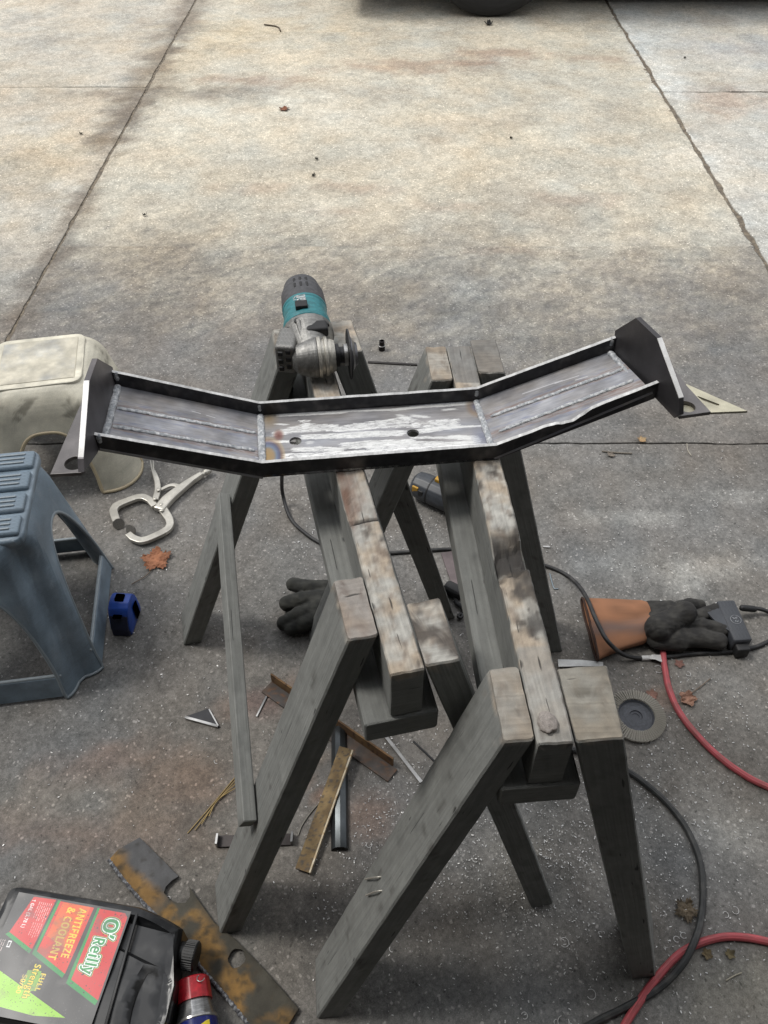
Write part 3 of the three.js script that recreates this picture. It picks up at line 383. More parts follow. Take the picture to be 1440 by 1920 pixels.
  const side = (flipU) => paintPanel(800, 500, (x, w, h) => { // streaks of scratches along the strip, brown heat bands beside the seams
    for (let k = 0; k < 150; k++) { const cx = rnd() * w, cy = rnd() * h, L = 20 + 90 * rnd(), v = 120 + 80 * rnd(); x.globalAlpha = 0.12 + 0.2 * rnd(); x.strokeStyle = `rgb(${v},${v},${v + 6})`; x.lineWidth = 0.8 + rnd(); x.beginPath(); x.moveTo(cx, cy); x.lineTo(cx + L, cy + (rnd() - 0.5) * 8); x.stroke(); }
    for (const s of [0.36, 0.66]) for (let k = 0; k < 500; k++) { const d = (rnd() - 0.5) * (rnd() < 0.5 ? 50 : 100); x.globalAlpha = 0.1; x.fillStyle = Math.abs(d) < 24 ? 'rgb(92,62,48)' : 'rgb(70,84,118)'; x.beginPath(); x.ellipse(rnd() * w, (1 - s) * h + d, 22, 4, 0, 0, 7); x.fill(); }
    for (const [u, v, L] of flipU ? [[0.5, 0.22, 120], [0.62, 0.28, 60], [0.3, 0.2, 200]] : [[0.5, 0.2, 50], [0.6, 0.22, 50], [0.93, 0.72, 40]]) { x.globalAlpha = 0.8; x.strokeStyle = 'rgb(205,205,208)'; x.lineWidth = 4; x.beginPath(); x.moveTo(u * w, (1 - v) * h); x.lineTo(u * w + L, (1 - v) * h - 6); x.stroke(); } x.globalAlpha = 1; });
  mk(jLb, jRb, jLf, jRf, centre, [[480 + 213 / 2.88, 680 + 423 / 2.88], [480 + 848 / 2.88, 680 + 380 / 2.88]], 'centre_panel');
  const frL = mk(eLb, jLb, eLf, jLf, side(false), [], 'side_panel'), frR = mk(jRb, eRb, jRf, eRf, side(true), [], 'side_panel');
  // weld beads
  const bead = (a, b, r, seed, low) => { const L = a.distanceTo(b), n = Math.round(L / 0.0011), g0 = new THREE.CylinderGeometry(1, 1, 1, 14, n, false), d = b.clone().sub(a), qn = new THREE.Quaternion().setFromUnitVectors(V(0, 1, 0), d.clone().normalize());
    moveVerts(g0, (v) => { const y = (v.y + 0.5) * L, rip = 1 + 0.13 * Math.abs(Math.sin(y / 0.0026 * Math.PI + Math.sin(y * 700 + seed) * 0.8)) + 0.35 * fbm(y * 110, seed, 1, 3), e = Math.min(1, 0.55 + Math.min(y, L - y) / 0.006); const w = 0.0009 * fbm(y * 70, seed + 9, 4, 2) * 2; v.set(v.x * r * rip * e + w, y, v.z * r * rip * e * 0.8 + w); });
    g0.applyQuaternion(qn); if (low) moveVerts(g0, (v) => { const t = v.dot(d) / d.lengthSq(), base = d.y * t; v.y = base + (v.y - base) * low; }); g0.translate(a.x, a.y, a.z); paintVerts(g0, (v) => { const k = fbm(v.x * 260, v.y * 260, v.z * 260, 3), m = fbm(v.x * 60, v.y * 60, v.z * 60, 2); return mix3(mix3([0.5, 0.53, 0.56], [0.92, 0.93, 0.94], smooth(-0.15, 0.2, k)), [0.26, 0.29, 0.33], smooth(0.1, 0.3, m) * 0.5); }); return part('weld_bead', g0, M.weld, g); };
  const fl = (p) => dn(p, hf - 0.0006), inset = (a, b, k = 0.005) => { const d = b.clone().sub(a).setLength(k); return [fl(a).add(d), fl(b).sub(d)]; };
  const B = (a, b, r, s) => { const [p, q] = inset(a, b); bead(p, q, r, s); };
  B(jLb, jLf, 0.0048, 1); B(jRb, jRf, 0.0044, 2); B(eLb.clone().lerp(jLb, 0.02), eLf.clone().lerp(jLf, 0.02), 0.0046, 3); B(eRb.clone().lerp(jRb, 0.03), eRf.clone().lerp(jRf, 0.03), 0.0046, 4);
  const seam = (fr, x0, y0, x1, y1, s) => { const p = onPlane(x0, y0, fr.top, fr.N), q2 = onPlane(x1, y1, fr.top, fr.N); bead(p.addScaledVector(fr.N, 0.0004), q2.addScaledVector(fr.N, 0.0003), 0.0033, s, 0.42); };
  seam(frL, 219, 765, 479, 812, 5); seam(frL, 211, 799, 478, 845, 6); seam(frR, 921, 781, 1168, 692, 7); seam(frR, 936, 809, 1188, 713, 8);
  for (const p of [jLb, jRb, eLb, eLf, eRb, eRf]) { const c = p.clone().addScaledVector(p === eLf || p === eRf ? inF : inB, 0.02).add(V(p === eLb || p === eLf ? 0.004 : p === eRb || p === eRf ? -0.004 : 0, -0.002, 0)); bead(c.clone().setY(c.y - 0.014), c, 0.0036, p.x * 99); }
  // end plates: upright gussets in the planes of the end welds, with a drilled tab below
  const plateAt = (b, f, outline, edge, tabPts, holeAt, sign, tone) => {
    const s = f.clone().sub(b).setY(0).normalize(), n = V(0, 1, 0).cross(s).normalize(); if (n.x * sign < 0) n.negate();
    const O = b.clone(), uv2 = ([x, y]) => { const p = onPlane(x, y, O, n).sub(O); return [p.dot(s), p.y]; }, q = outline.map(uv2), th = 0.0072;
    const pl = part('end_plate', paintVerts(plate(poly(q), O.clone().addScaledVector(n, 0), s, V(0, 1, 0), n, th, 0.0004), (p) => dark(p).map((v, i) => v * tone * [1.06, 1, 0.95][i])), M.scale, g);
    // ground edge along the sloping top
    const [e0, e1] = edge.map(uv2), P3 = (e, k, m) => O.clone().addScaledVector(s, e[0]).add(V(0, e[1] + m, 0)).addScaledVector(n, k);
    const strip = loft4([P3(e0, 0.0001, -0.0006), P3(e0, th - 0.0001, -0.0006), P3(e0, th - 0.0001, 0.0007), P3(e0, 0.0001, 0.0007)], [P3(e1, 0.0001, -0.0006), P3(e1, th - 0.0001, -0.0006), P3(e1, th - 0.0001, 0.0007), P3(e1, 0.0001, 0.0007)], { nl: 4, ch: 0.0003 });
    const l2 = new THREE.Mesh(strip.translate(...worldOf(pl).negate().toArray()), flat(0.9, 0.89, 0.87, 0.4, 0.2)); l2.name = 'ground_edge'; shadowed(l2); pl.add(l2);
    const low = Math.min(...q.map((k) => k[1])) + O.y, tp = tabPts.map(([x, y]) => at(x, y, low + 0.0055)), ts = new THREE.Shape(tp.map((p) => new THREE.Vector2(p.x, -p.z))), hc = at(holeAt[0], holeAt[1], low + 0.0055); hole(ts, hc.x, -hc.z, holeAt[2], 26);
    part('tab', paintVerts(plate(ts, V(0, low, 0), V(1, 0, 0), V(0, 0, -1), V(0, 1, 0), 0.0055, 0.0006), (p) => mix3(dark(p), [0.2, 0.185, 0.18], 0.7).map((v) => v * 1.3)), M.scale, g);
    return low;
  };
  const offs = (p, d) => p.clone().add(V(d, 0, 0));
  plateAt(eLb, eLf, [[211, 688], [183, 672], [168, 714], [157, 860], [158, 885], [184, 848], [224, 742]], [[168, 714], [157.5, 858]], [[167, 722], [120, 828], [94, 889], [152, 886], [159, 880], [162, 800]], [140, 868, 0.0125], -1, 3.0);
  const lowR = plateAt(eRb, eRf, [[1153, 620], [1192, 596], [1231, 633], [1273, 748], [1273, 778], [1264, 784], [1231, 749], [1147, 672]], [[1232, 635], [1273, 747]], [[1262, 690], [1287, 722], [1333, 772], [1275, 780], [1268, 770]], [1287, 762, 0.0115], 1, 1.5);
  // brass coloured triangle caught under the right tab
  const tri = [[1287, 719], [1402, 770], [1276, 775]].map(([x, y]) => at(x, y, lowR - 0.0005)), sh = new THREE.Shape(tri.map((p) => new THREE.Vector2(p.x, -p.z))), sl = [[1306, 742], [1310, 742], [1349, 757], [1350, 760], [1345, 760], [1318, 751]].map(([x, y]) => at(x, y, lowR - 0.0005));
  sh.holes.push(new THREE.Path(sl.map((p) => new THREE.Vector2(p.x, -p.z))));
  single('set_square', plate(sh, V(0, lowR - 0.0045, 0), V(1, 0, 0), V(0, 0, -1), V(0, 1, 0), 0.0035, 0.0004), flat(0.66, 0.62, 0.47, 0.5, 0.15), 'small brass coloured triangle with a slot, under the drilled tab', 'set square', tri[0].clone());
}

// ---------------------------------------------------------------- moulded plastic stools
// shell between a rounded top rectangle and a larger base rectangle, with arched openings in each side
function stool(name, label, mat, o) {
  const { C, yaw, tw, td, bw, bd, H, rc } = o, NU = 208, NV = 34, g = thing(name, label, 'step stool', V(C.x, 0, C.z));
  g.rotation.y = yaw;
  const perim = (w, d, r, s) => { // point and outward direction on a rounded rectangle, s in 0..4 (side index plus fraction)
    const i = Math.floor(s) % 4, f = s - Math.floor(s), L = i % 2 ? d : w, straight = L / 2 - r, q = (f - 0.5) * 2; let a, b;
    const e = 0.72; if (Math.abs(q) < e) { a = q / e * straight; b = (i % 2 ? w : d) / 2; return i === 0 ? [a, b, 0, 1] : i === 1 ? [b, -a, 1, 0] : i === 2 ? [-a, -b, 0, -1] : [-b, a, -1, 0]; }
    const t = (Math.abs(q) - e) / (1 - e) * Math.PI / 4, sg = Math.sign(q); a = sg * (straight + r * Math.sin(t)); b = (i % 2 ? w : d) / 2 - r + r * Math.cos(t); const na = sg * Math.sin(t), nb = Math.cos(t);
    return i === 0 ? [a, b, na, nb] : i === 1 ? [b, -a, nb, -na] : i === 2 ? [-a, -b, -na, -nb] : [-b, a, -nb, na]; };
  const bottom = (s) => { const f = Math.abs((s - Math.floor(s)) - 0.5) * 2; const A = o.arch[Math.floor(s) % 2]; if (f > A.half) return 0; const k = f / A.half; return A.top * Math.pow(1 - Math.pow(k, A.pow), 1 / A.pow); }; // height where the panel begins
  const S = []; for (let i = 0; i < 4; i++) for (let k = 0; k < NU / 4; k++) S.push(i + k / (NU / 4)); for (let i = 0; i < 4; i++) { const A = o.arch[i % 2]; for (const d of [-1, 1]) S.push(i + 0.5 + d * A.half / 2, i + 0.5 + d * A.half / 2 * 0.995, i + 0.5 + d * A.half / 2 * 0.97, i + 0.5 + d * A.half / 2 * 0.93); } S.sort((a, b) => a - b);
  const pt = (s, t, inset) => { const shift = (o.topShift ?? 0) * t; const sh = o.shoulder, y = t * H, k = 1 - t, w = mix(tw, bw, k), d = mix(td, bd, k), ease = t > 1 - sh ? (1 - Math.sqrt(Math.max(0, 1 - ((t - 1 + sh) / sh) ** 2))) * o.round : 0; let [x, z, nx, nz] = perim(w - 2 * ease, d - 2 * ease, Math.max(0.02, rc * (1 + 0.4 * k)), s);
    const cf = Math.abs((s - Math.floor(s)) - 0.5) * 2, fl = o.flute ? o.flute * smooth(0.66, 0.95, cf) * smooth(1, 0.86, t) : 0; return V(x - nx * (inset + fl), y, z - nz * (inset + fl) + shift); };
  const pos = [], idx = []; for (const [inset, rev] of [[0, 0], [0.0045, 1]]) { const base = pos.length / 3; for (let i = 0; i < S.length; i++) for (let j = 0; j <= NV; j++) { const b = bottom(S[i]), t = mix(b / H, 1, 1 - Math.pow(1 - j / NV, 1.6)); const p = pt(S[i], t, inset); pos.push(p.x, p.y - (rev ? 0.004 * t : 0), p.z); }
    for (let i = 0; i < S.length; i++) for (let j = 0; j < NV; j++) { const a = base + i * (NV + 1) + j, b = base + ((i + 1) % S.length) * (NV + 1) + j; rev ? idx.push(a, b, b + 1, a, b + 1, a + 1) : idx.push(a, b + 1, b, a, a + 1, b + 1); } }
  const sg = new THREE.BufferGeometry(); sg.setAttribute('position', new THREE.Float32BufferAttribute(pos, 3)); sg.setIndex(idx); sg.computeVertexNormals();
  sg.setAttribute('uv', new THREE.Float32BufferAttribute(new Float32Array(pos.length / 3 * 2).map((_, i) => i % 2 ? pos[(i >> 1) * 3 + 1] * 0.5 : pos[(i >> 1) * 3] * 0.5 + pos[(i >> 1) * 3 + 2] * 0.4), 2));
  paintVerts(sg, o.colour); local('shell', creased(sg, 0.9), mat, g);
  const rim = S.map((s) => { const p = pt(s, bottom(s) / H, 0.002); p.y = Math.max(p.y, o.rim); return p; }); local('rim', paintVerts(tubeOf(rim, o.rim, 700, 7, true), o.rimColour ?? o.colour), mat, g);
  return { g, pt, bottom };
}
{
  const clean = (a, b, dirt, k) => (p) => { const n = fbm(p.x * 14, p.y * 14, p.z * 14, 4), m = fbm(p.x * 60, p.y * 60, p.z * 60, 3), d = smooth(0.02, 0.3, n + 0.5 * m); return mix3(mix3(a, b, smooth(-0.2, 0.3, fbm(p.x * 8 + 4, p.y * 8, p.z * 8, 3))), dirt, d * k); };
  // beige stool behind the left end of the crossmember
  const be = clean([0.78, 0.73, 0.59], [0.75, 0.71, 0.58], [0.55, 0.52, 0.43], 0.4), beFaces = (p) => { let c = be(p); const band = smooth(0.05, 0.28, fbm(p.x * 22, p.y * 30, p.z * 22, 4)) * smooth(0.285, 0.27, p.y) * smooth(0.2, 0.23, p.y); return mix3(c, [0.16, 0.145, 0.11], band * 0.7); };
  const H1 = 0.295, c1 = at(178, 725, H1), c2 = at(190, 612, H1), ax = c1.clone().sub(c2).normalize(), yaw1 = Math.atan2(-ax.x, -ax.z) + Math.PI, fr = c1.clone().lerp(c2, 0.5), left = V(-ax.z, 0, ax.x); if (left.x > 0) left.negate();
  const C1 = fr.clone().addScaledVector(left, 0.148).setY(0), s1 = stool('step_stool', 'dirty beige plastic step stool behind the left end of the crossmember', vc({ roughness: 0.5 }), { C: C1, yaw: yaw1 + 0.02, tw: 0.285, td: 0.275, bw: 0.40, bd: 0.41, H: H1, rc: 0.06, shoulder: 0.22, round: 0.042, rim: 0.005, arch: [{ half: 0.62, top: 0.19, pow: 3 }, { half: 0.62, top: 0.19, pow: 3 }], colour: beFaces, rimColour: () => [0.6, 0.5, 0.33] });
  const topG = new RoundedBoxGeometry(0.232, 0.014, 0.222, 5, 0.03).translate(0, H1 - 0.005, 0), s = new THREE.Shape(), rr = (w, d, r) => { s.moveTo(-w + r, -d); s.lineTo(w - r, -d); s.quadraticCurveTo(w, -d, w, -d + r); s.lineTo(w, d - r); s.quadraticCurveTo(w, d, w - r, d); s.lineTo(-w + r, d); s.quadraticCurveTo(-w, d, -w, d - r); s.lineTo(-w, -d + r); s.quadraticCurveTo(-w, -d, -w + r, -d); };
  rr(0.112, 0.107, 0.034); const top = creased(plate(s, V(0, H1 - 0.012, 0), V(1, 0, 0), V(0, 0, -1), V(0, 1, 0), 0.0135, 0.003, 12), 0.7);
  const subd = new THREE.PlaneGeometry(0.188, 0.178, 70, 70).rotateX(-Math.PI / 2).translate(0, H1 + 0.0025, 0); for (let i = 0; i < subd.attributes.uv.count; i++) subd.attributes.uv.setXY(i, subd.attributes.uv.getX(i) * 0.19, subd.attributes.uv.getY(i) * 0.19);
  local('step_pad', paintVerts(top, be), s1.g.children[0].material, s1.g); local('worn_surface', paintVerts(subd, (p) => { const n = fbm(p.x * 14 + 2, 1, p.z * 14, 4), m = fbm(p.x * 60, 2, p.z * 60, 3); let c = mix3([0.70, 0.65, 0.52], [0.52, 0.515, 0.475], smooth(-0.05, 0.32, fbm(p.x * 8 + 2, 1, p.z * 8, 5) + 0.12 * m)); c = mix3(c, [0.34, 0.335, 0.31], smooth(0.42, 0.55, m + 0.6 * n)); const e = Math.max(Math.abs(p.x) / 0.094, Math.abs(p.z) / 0.089); return e > 0.985 ? [0.6, 0.55, 0.41] : c; }), s1.g.children[0].material, s1.g);
  // blue-grey stool at the left edge
  const bl = clean([0.215, 0.285, 0.35], [0.24, 0.31, 0.375], [0.18, 0.24, 0.30], 0.25), blw = (p) => { const c = bl(p), w = smooth(0.1, 0.3, fbm(p.x * 50, p.y * 20, p.z * 50, 3)); return mix3(c, [0.36, 0.41, 0.45], w * 0.3); };
  const H2 = 0.385, d1 = at(92, 985, H2), d2 = at(48, 842, H2), f1 = at(180, 1288, 0), f2 = at(206, 1040, 0), bx = d1.clone().sub(d2).normalize(), fx = f1.clone().sub(f2).normalize(), yaw2 = Math.atan2(-fx.x, -fx.z) + Math.PI;
  const baseMid = f1.clone().lerp(f2, 0.5), l2 = V(-fx.z, 0, fx.x); if (l2.x > 0) l2.negate();
  const BW = 0.44, C2 = baseMid.clone().addScaledVector(l2, BW / 2 - 0.015).setY(0), blueMat = vc({ roughness: 0.42 });
  const s2 = stool('step_stool', 'blue grey plastic step stool with grooved top at the left edge', blueMat, { C: C2, yaw: yaw2, topShift: -0.028, tw: 0.32, td: 0.285, bw: BW, bd: 0.43, H: H2, rc: 0.05, shoulder: 0.13, round: 0.022, rim: 0.004, flute: 0.034, arch: [{ half: 0.71, top: 0.29, pow: 2.8 }, { half: 0.71, top: 0.305, pow: 2.3 }], colour: blw, rimColour: () => [0.3, 0.35, 0.385] });
  const cap = new THREE.Shape(); { const w = 0.155, d = 0.131, r = 0.03; cap.moveTo(-w + r, -d); cap.lineTo(w - r, -d); cap.quadraticCurveTo(w, -d, w, -d + r); cap.lineTo(w, d - r); cap.quadraticCurveTo(w, d, w - r, d); cap.lineTo(-w + r, d); cap.quadraticCurveTo(-w, d, -w, d - r); cap.lineTo(-w, -d + r); cap.quadraticCurveTo(-w, -d, -w + r, -d); }
  local('seat', paintVerts(creased(plate(cap, V(0, H2 - 0.022, -0.028), V(1, 0, 0), V(0, 0, -1), V(0, 1, 0), 0.022, 0.006, 12), 0.8), blw), blueMat, s2.g);
  for (let k = 0; k < 4; k++) { // raised treads across the seat, each with fine ribs
    const z = -0.122 + k * 0.0625, tr = local('tread', paintVerts(creased(new RoundedBoxGeometry(0.296, 0.012, 0.05, 4, 0.0055), 0.8).translate(0, H2 + 0.003, z), blw), blueMat, s2.g);
    for (let m = 0; m < 3; m++) local('rib', paintVerts(new RoundedBoxGeometry(0.25, 0.005, 0.0048, 2, 0.002).translate(0.006, H2 + 0.0095, z - 0.012 + m * 0.012), () => [0.3, 0.35, 0.385]), blueMat, tr);
  }
  for (let i = 0; i < 4; i++) { const A = i + 0.135, B = i + 0.865, q = (s, t, ins) => s2.pt(s, t, ins), pa = q(A, 0.02, 0.003), pb = q(B, 0.02, 0.003), ta = q(A, 0.155, 0.003), tb = q(B, 0.155, 0.003), n = pb.clone().sub(pa).cross(V(0, 1, 0)).setLength(0.005);
    local('lower_rail', loft4([pa, ta, ta.clone().add(n), pa.clone().add(n)], [pb, tb, tb.clone().add(n), pb.clone().add(n)], { nl: 20, ns: [4, 1, 4, 1], ch: 0.0012, color: (p) => bl(p) }), blueMat, s2.g);
    local('rail_lip', capped([ta, ta.clone().lerp(tb, 0.5), tb], 0.0042, 30, 7), flat(0.33, 0.38, 0.41, 0.45), s2.g); }
}

// ---------------------------------------------------------------- angle grinder lying on the far end of the left sawhorse
{
  const head = at(584, 664, 0.815), rear = at(562, 524, 0.822), az = rear.clone().sub(head).normalize(), ay0 = V(0, 1, 0), ax = ay0.clone().cross(az).normalize().negate(); if (ax.x < 0) ax.negate();
  const ay = az.clone().cross(ax).normalize(); if (ay.y < 0) ay.negate();
  const g = thing('angle_grinder', 'teal and grey angle grinder lying on the far end of a sawhorse', 'angle grinder', head), L = rear.distanceTo(head);
  const m4 = new THREE.Matrix4().makeBasis(ax, ay, ax.clone().cross(ay)); const sgn = ax.clone().cross(ay).dot(az) > 0 ? 1 : -1; // local z runs from head to rear
  const R = (geo) => { geo.scale(1, 1, sgn); if (sgn < 0) geo = flip(geo); return geo.applyMatrix4(m4); };
  const lathe = (pts, n = 44) => new THREE.LatheGeometry(pts.map((p) => new THREE.Vector2(...p)), n);
  const alongZ = (pts, sx = 1, sy = 1) => lathe(pts).rotateX(Math.PI / 2).scale(sx, sy, 1);
  const alongX = (pts) => lathe(pts).rotateZ(-Math.PI / 2);
  const teal = flat(0.03, 0.235, 0.265, 0.5), grey = flat(0.085, 0.085, 0.092, 0.65, 0, { bumpMap: grimeBump, bumpScale: 0.0003 });
  const z1 = 0.062, z2 = 0.112, z3 = L - 0.018;
  const mh = local('motor_housing', R(creased(alongZ([[0.0315, z1 - 0.006], [0.0345, z1 - 0.004], [0.0355, z1 + 0.003], [0.0345, z1 + 0.014], [0.0325, z1 + 0.022], [0.0325, z2 - 0.004], [0.0335, z2 - 0.002], [0.0335, z2 + 0.002]], 1.06, 1), 0.7)), teal, g);
  const rc = local('rear_cover', R(creased(alongZ([[0.0332, z2 + 0.002], [0.0338, z2 + 0.006], [0.0325, z2 + 0.04], [0.030, z3 - 0.025], [0.027, z3 - 0.009], [0.021, z3 - 0.001], [0, z3]], 1.06, 1), 0.7)), grey, g);
  for (let i = 0; i < 3; i++) for (let j = 0; j < 2; j++) { const x = -0.011 + i * 0.0095, z = z3 - 0.046 + j * 0.0155, rz = z < z2 + 0.04 ? mix(0.0338, 0.0325, (z - z2) / 0.04) : mix(0.0325, 0.030, clamp((z - z2 - 0.04) / (z3 - z2 - 0.065))), y = Math.sqrt(Math.max(0, rz ** 2 - (x / 1.06) ** 2)); local('vent_slot', R(new RoundedBoxGeometry(0.0042, 0.003, 0.0125, 2, 0.0014).translate(x, y - 0.0005, z)), M.black, rc); }
  local('slide_switch', R(creased(new RoundedBoxGeometry(0.019, 0.009, 0.017, 3, 0.002), 0.6).translate(-0.006, 0.036, z1 + 0.014)), M.black, mh);
  const font = await new FontLoader().loadAsync('fonts/droid/droid_sans_bold.typeface.json');
  const tx = new TextGeometry('makita', { font, size: 0.017, depth: 0.0006, curveSegments: 3 }); tx.computeBoundingBox(); tx.translate(0, -0.006, 0);
  const p0 = tx.attributes.position, tv = V(0, 0, 0); for (let i = 0; i < p0.count; i++) { tv.fromBufferAttribute(p0, i); const a = (-0.004 - tv.y) / 0.0325, r = 0.0326 + tv.z; p0.setXYZ(i, Math.sin(a) * r * 1.06, Math.cos(a) * r, z1 + 0.027 + tv.x * 0.32); } tx.computeVertexNormals();
  local('lettering', R(tx), flat(0.95, 0.95, 0.95, 0.5), mh);
  // gear housing: flange plate, bevel head, vented shoulder
  const flange = new THREE.Shape(); flange.absellipse(0, 0, 0.040, 0.0365, 0, Math.PI * 2);
  const gh = local('gear_housing', [
    R(plate(flange, V(0, 0, z1 - 0.022), V(1, 0, 0), V(0, 1, 0), V(0, 0, 1), 0.016, 0.003)),
    R(creased(alongZ([[0.0385, z1 - 0.02], [0.0365, z1 - 0.026], [0.032, z1 - 0.046], [0.025, z1 - 0.066], [0.014, z1 - 0.08], [0.001, z1 - 0.084]], 1, 1.02), 0.8)),
    R(creased(alongX([[0.0, -0.03], [0.014, -0.0295], [0.0215, -0.023], [0.0285, -0.007], [0.031, 0.004], [0.031, 0.0075], [0.0275, 0.0085], [0.0275, 0.012], [0, 0.012]]), 0.7).translate(0, -0.002, -0.006)),
  ], M.castAlu, g);
  local('vented_shoulder', R(creased(new RoundedBoxGeometry(0.030, 0.05, 0.052, 4, 0.006), 0.6).rotateY(0.25).translate(-0.034, 0.0, z1 - 0.047)), M.castAlu, gh);
  for (let i = 0; i < 2; i++) for (let j = 0; j < 3; j++) local('vent_hole', R(new RoundedBoxGeometry(0.0075, 0.0075, 0.004, 2, 0.0012).rotateY(0.25).translate(-0.0465 + i * 0.0115, 0.0155 - j * 0.0135, z1 - 0.0755 + i * 0.0028)), M.black, gh);
  local('cast_rib', R(creased(new RoundedBoxGeometry(0.007, 0.012, 0.052, 3, 0.003), 0.6).rotateX(-0.42).rotateY(-0.12).translate(-0.012, 0.0235, z1 - 0.046)), M.castAlu, gh);
  for (const x of [-0.03, 0.028]) local('screw', R(creased(new THREE.CylinderGeometry(0.0042, 0.0042, 0.003, 14), 0.5).rotateX(Math.PI / 2).translate(x, x > 0 ? 0.022 : 0.02, z1 - 0.0235)), M.darkSteel, gh);
  local('handle_socket', R(creased(new THREE.CylinderGeometry(0.0065, 0.0065, 0.004, 20), 0.5).translate(-0.014, 0.0325, z1 - 0.022)), M.black, gh);
  local('side_opening', R(new RoundedBoxGeometry(0.034, 0.018, 0.024, 3, 0.005).translate(0.012, 0.0255, z1 - 0.036)), M.black, gh);
  local('bearing_collar', R(creased(alongX([[0.0, 0.0085], [0.031, 0.0085], [0.031, 0.0135], [0.0265, 0.0145], [0.0265, 0.0185], [0.0295, 0.0195], [0.0295, 0.0235], [0.0255, 0.0245], [0.0255, 0.029], [0.023, 0.0345], [0.0, 0.0345]]), 0.4).translate(0, -0.002, -0.006)), M.nickel, g);
  const sp = local('spindle', R(creased(alongX([[0.0, 0.034], [0.0175, 0.034], [0.0175, 0.041], [0.0125, 0.0415], [0.0125, 0.066], [0, 0.066]]), 0.4).translate(0, -0.002, -0.006)), M.darkSteel, g);
  local('lock_nut', R(creased(alongX([[0.0, 0.0485], [0.0165, 0.0485], [0.0165, 0.054], [0.0, 0.054]]), 0.4).translate(0, -0.002, -0.006)), M.bright, g);
  local('cutting_disc', R(creased(alongX([[0.0, 0.0555], [0.0375, 0.0553], [0.038, 0.0565], [0.0375, 0.0577], [0.0, 0.0577]]), 0.4).translate(0, -0.002, -0.006)), flat(0.05, 0.05, 0.053, 0.6, 0.3), g);
  local('outer_flange', R(creased(alongX([[0.0, 0.0577], [0.026, 0.0578], [0.0255, 0.0605], [0.019, 0.064], [0.0165, 0.068], [0.0, 0.068]]), 0.4).translate(0, -0.002, -0.006)), flat(0.2, 0.2, 0.21, 0.35, 0.8), g);
}

// ---------------------------------------------------------------- locking C-clamp
{
  const p = at(270, 970), g = thing('locking_clamp', 'nickel plated locking C-clamp pliers with swivel pads lying on the concrete', 'locking clamp', V(p.x, 0, p.z)), z3 = (pts) => pts.map(([x, y]) => [x / 2.88, 560 + y / 2.88]);
  part('upper_jaw', ribbonOutline(z3([[630, 1205], [614, 1150], [628, 1122], [665, 1103], [738, 1076], [775, 1074], [808, 1090], [836, 1122]]), [0.02, 0.021, 0.021, 0.0195, 0.018, 0.018, 0.0175, 0.017], 0.008, 0.011, 0.002, 5, 0.3), M.nickel, g);
  part('lower_jaw', ribbonOutline(z3([[692, 1272], [718, 1294], [758, 1308], [800, 1300], [868, 1270], [908, 1244], [920, 1218], [912, 1188], [880, 1140]]), [0.016, 0.018, 0.018, 0.018, 0.0185, 0.019, 0.02, 0.021, 0.023], 0.008, 0.011, 0.002, 5, 0.3), M.nickel, g);
  part('fixed_handle', ribbonOutline(z3([[858, 1145], [905, 1088], [975, 1030], [1035, 985], [1092, 948]]), [0.03, 0.031, 0.024, 0.017, 0.013], 0.006, 0.017, 0.004), M.nickel, g);
  const a = at(1078 / 2.88, 560 + 957 / 2.88, 0.015), b = at(1112 / 2.88, 560 + 938 / 2.88, 0.015), e = at(1128 / 2.88, 560 + 929 / 2.88, 0.015);
  part('adjusting_screw', [capped([a, b], 0.0062, 6, 10), capped([b, e], 0.0085, 4, 12)], M.nickel, g);
  part('release_lever', ribbonOutline(z3([[838, 1090], [852, 1035], [848, 985], [828, 930]]), [0.017, 0.016, 0.015, 0.011], 0.012, 0.007, 0.002), M.nickel, g);
  for (const dx of [-6, 8]) part('lever_prong', ribbonOutline(z3([[828 + dx * 0.4, 938], [822 + dx * 0.8, 905], [819 + dx, 876]]), [0.005, 0.0045, 0.003], 0.014, 0.004, 0.001), M.nickel, g);
  part('link', ribbonOutline(z3([[868, 1032], [925, 1008], [990, 1018]]), [0.009, 0.011, 0.013], 0.01, 0.005, 0.0012), M.nickel, g);
  for (const [x, y] of [[870, 1108], [872, 1140], [836, 1078], [856, 1030]]) { const c = at(x / 2.88, 560 + y / 2.88, 0.024); part('rivet', new THREE.SphereGeometry(0.0055, 14, 10).scale(1, 0.5, 1).translate(c.x, 0.0225, c.z), M.nickel, g); }
  for (const [x, y, rx] of [[640, 1215, 0.5], [708, 1250, -0.5]]) { const c = at(x / 2.88, 560 + y / 2.88, 0.013); part('swivel_pad', creased(new THREE.CylinderGeometry(0.0145, 0.013, 0.006, 24), 0.5).rotateX(1.1).rotateY(rx).translate(c.x, 0.013, c.z), flat(0.3, 0.28, 0.25, 0.45, 0.6), g); }
}

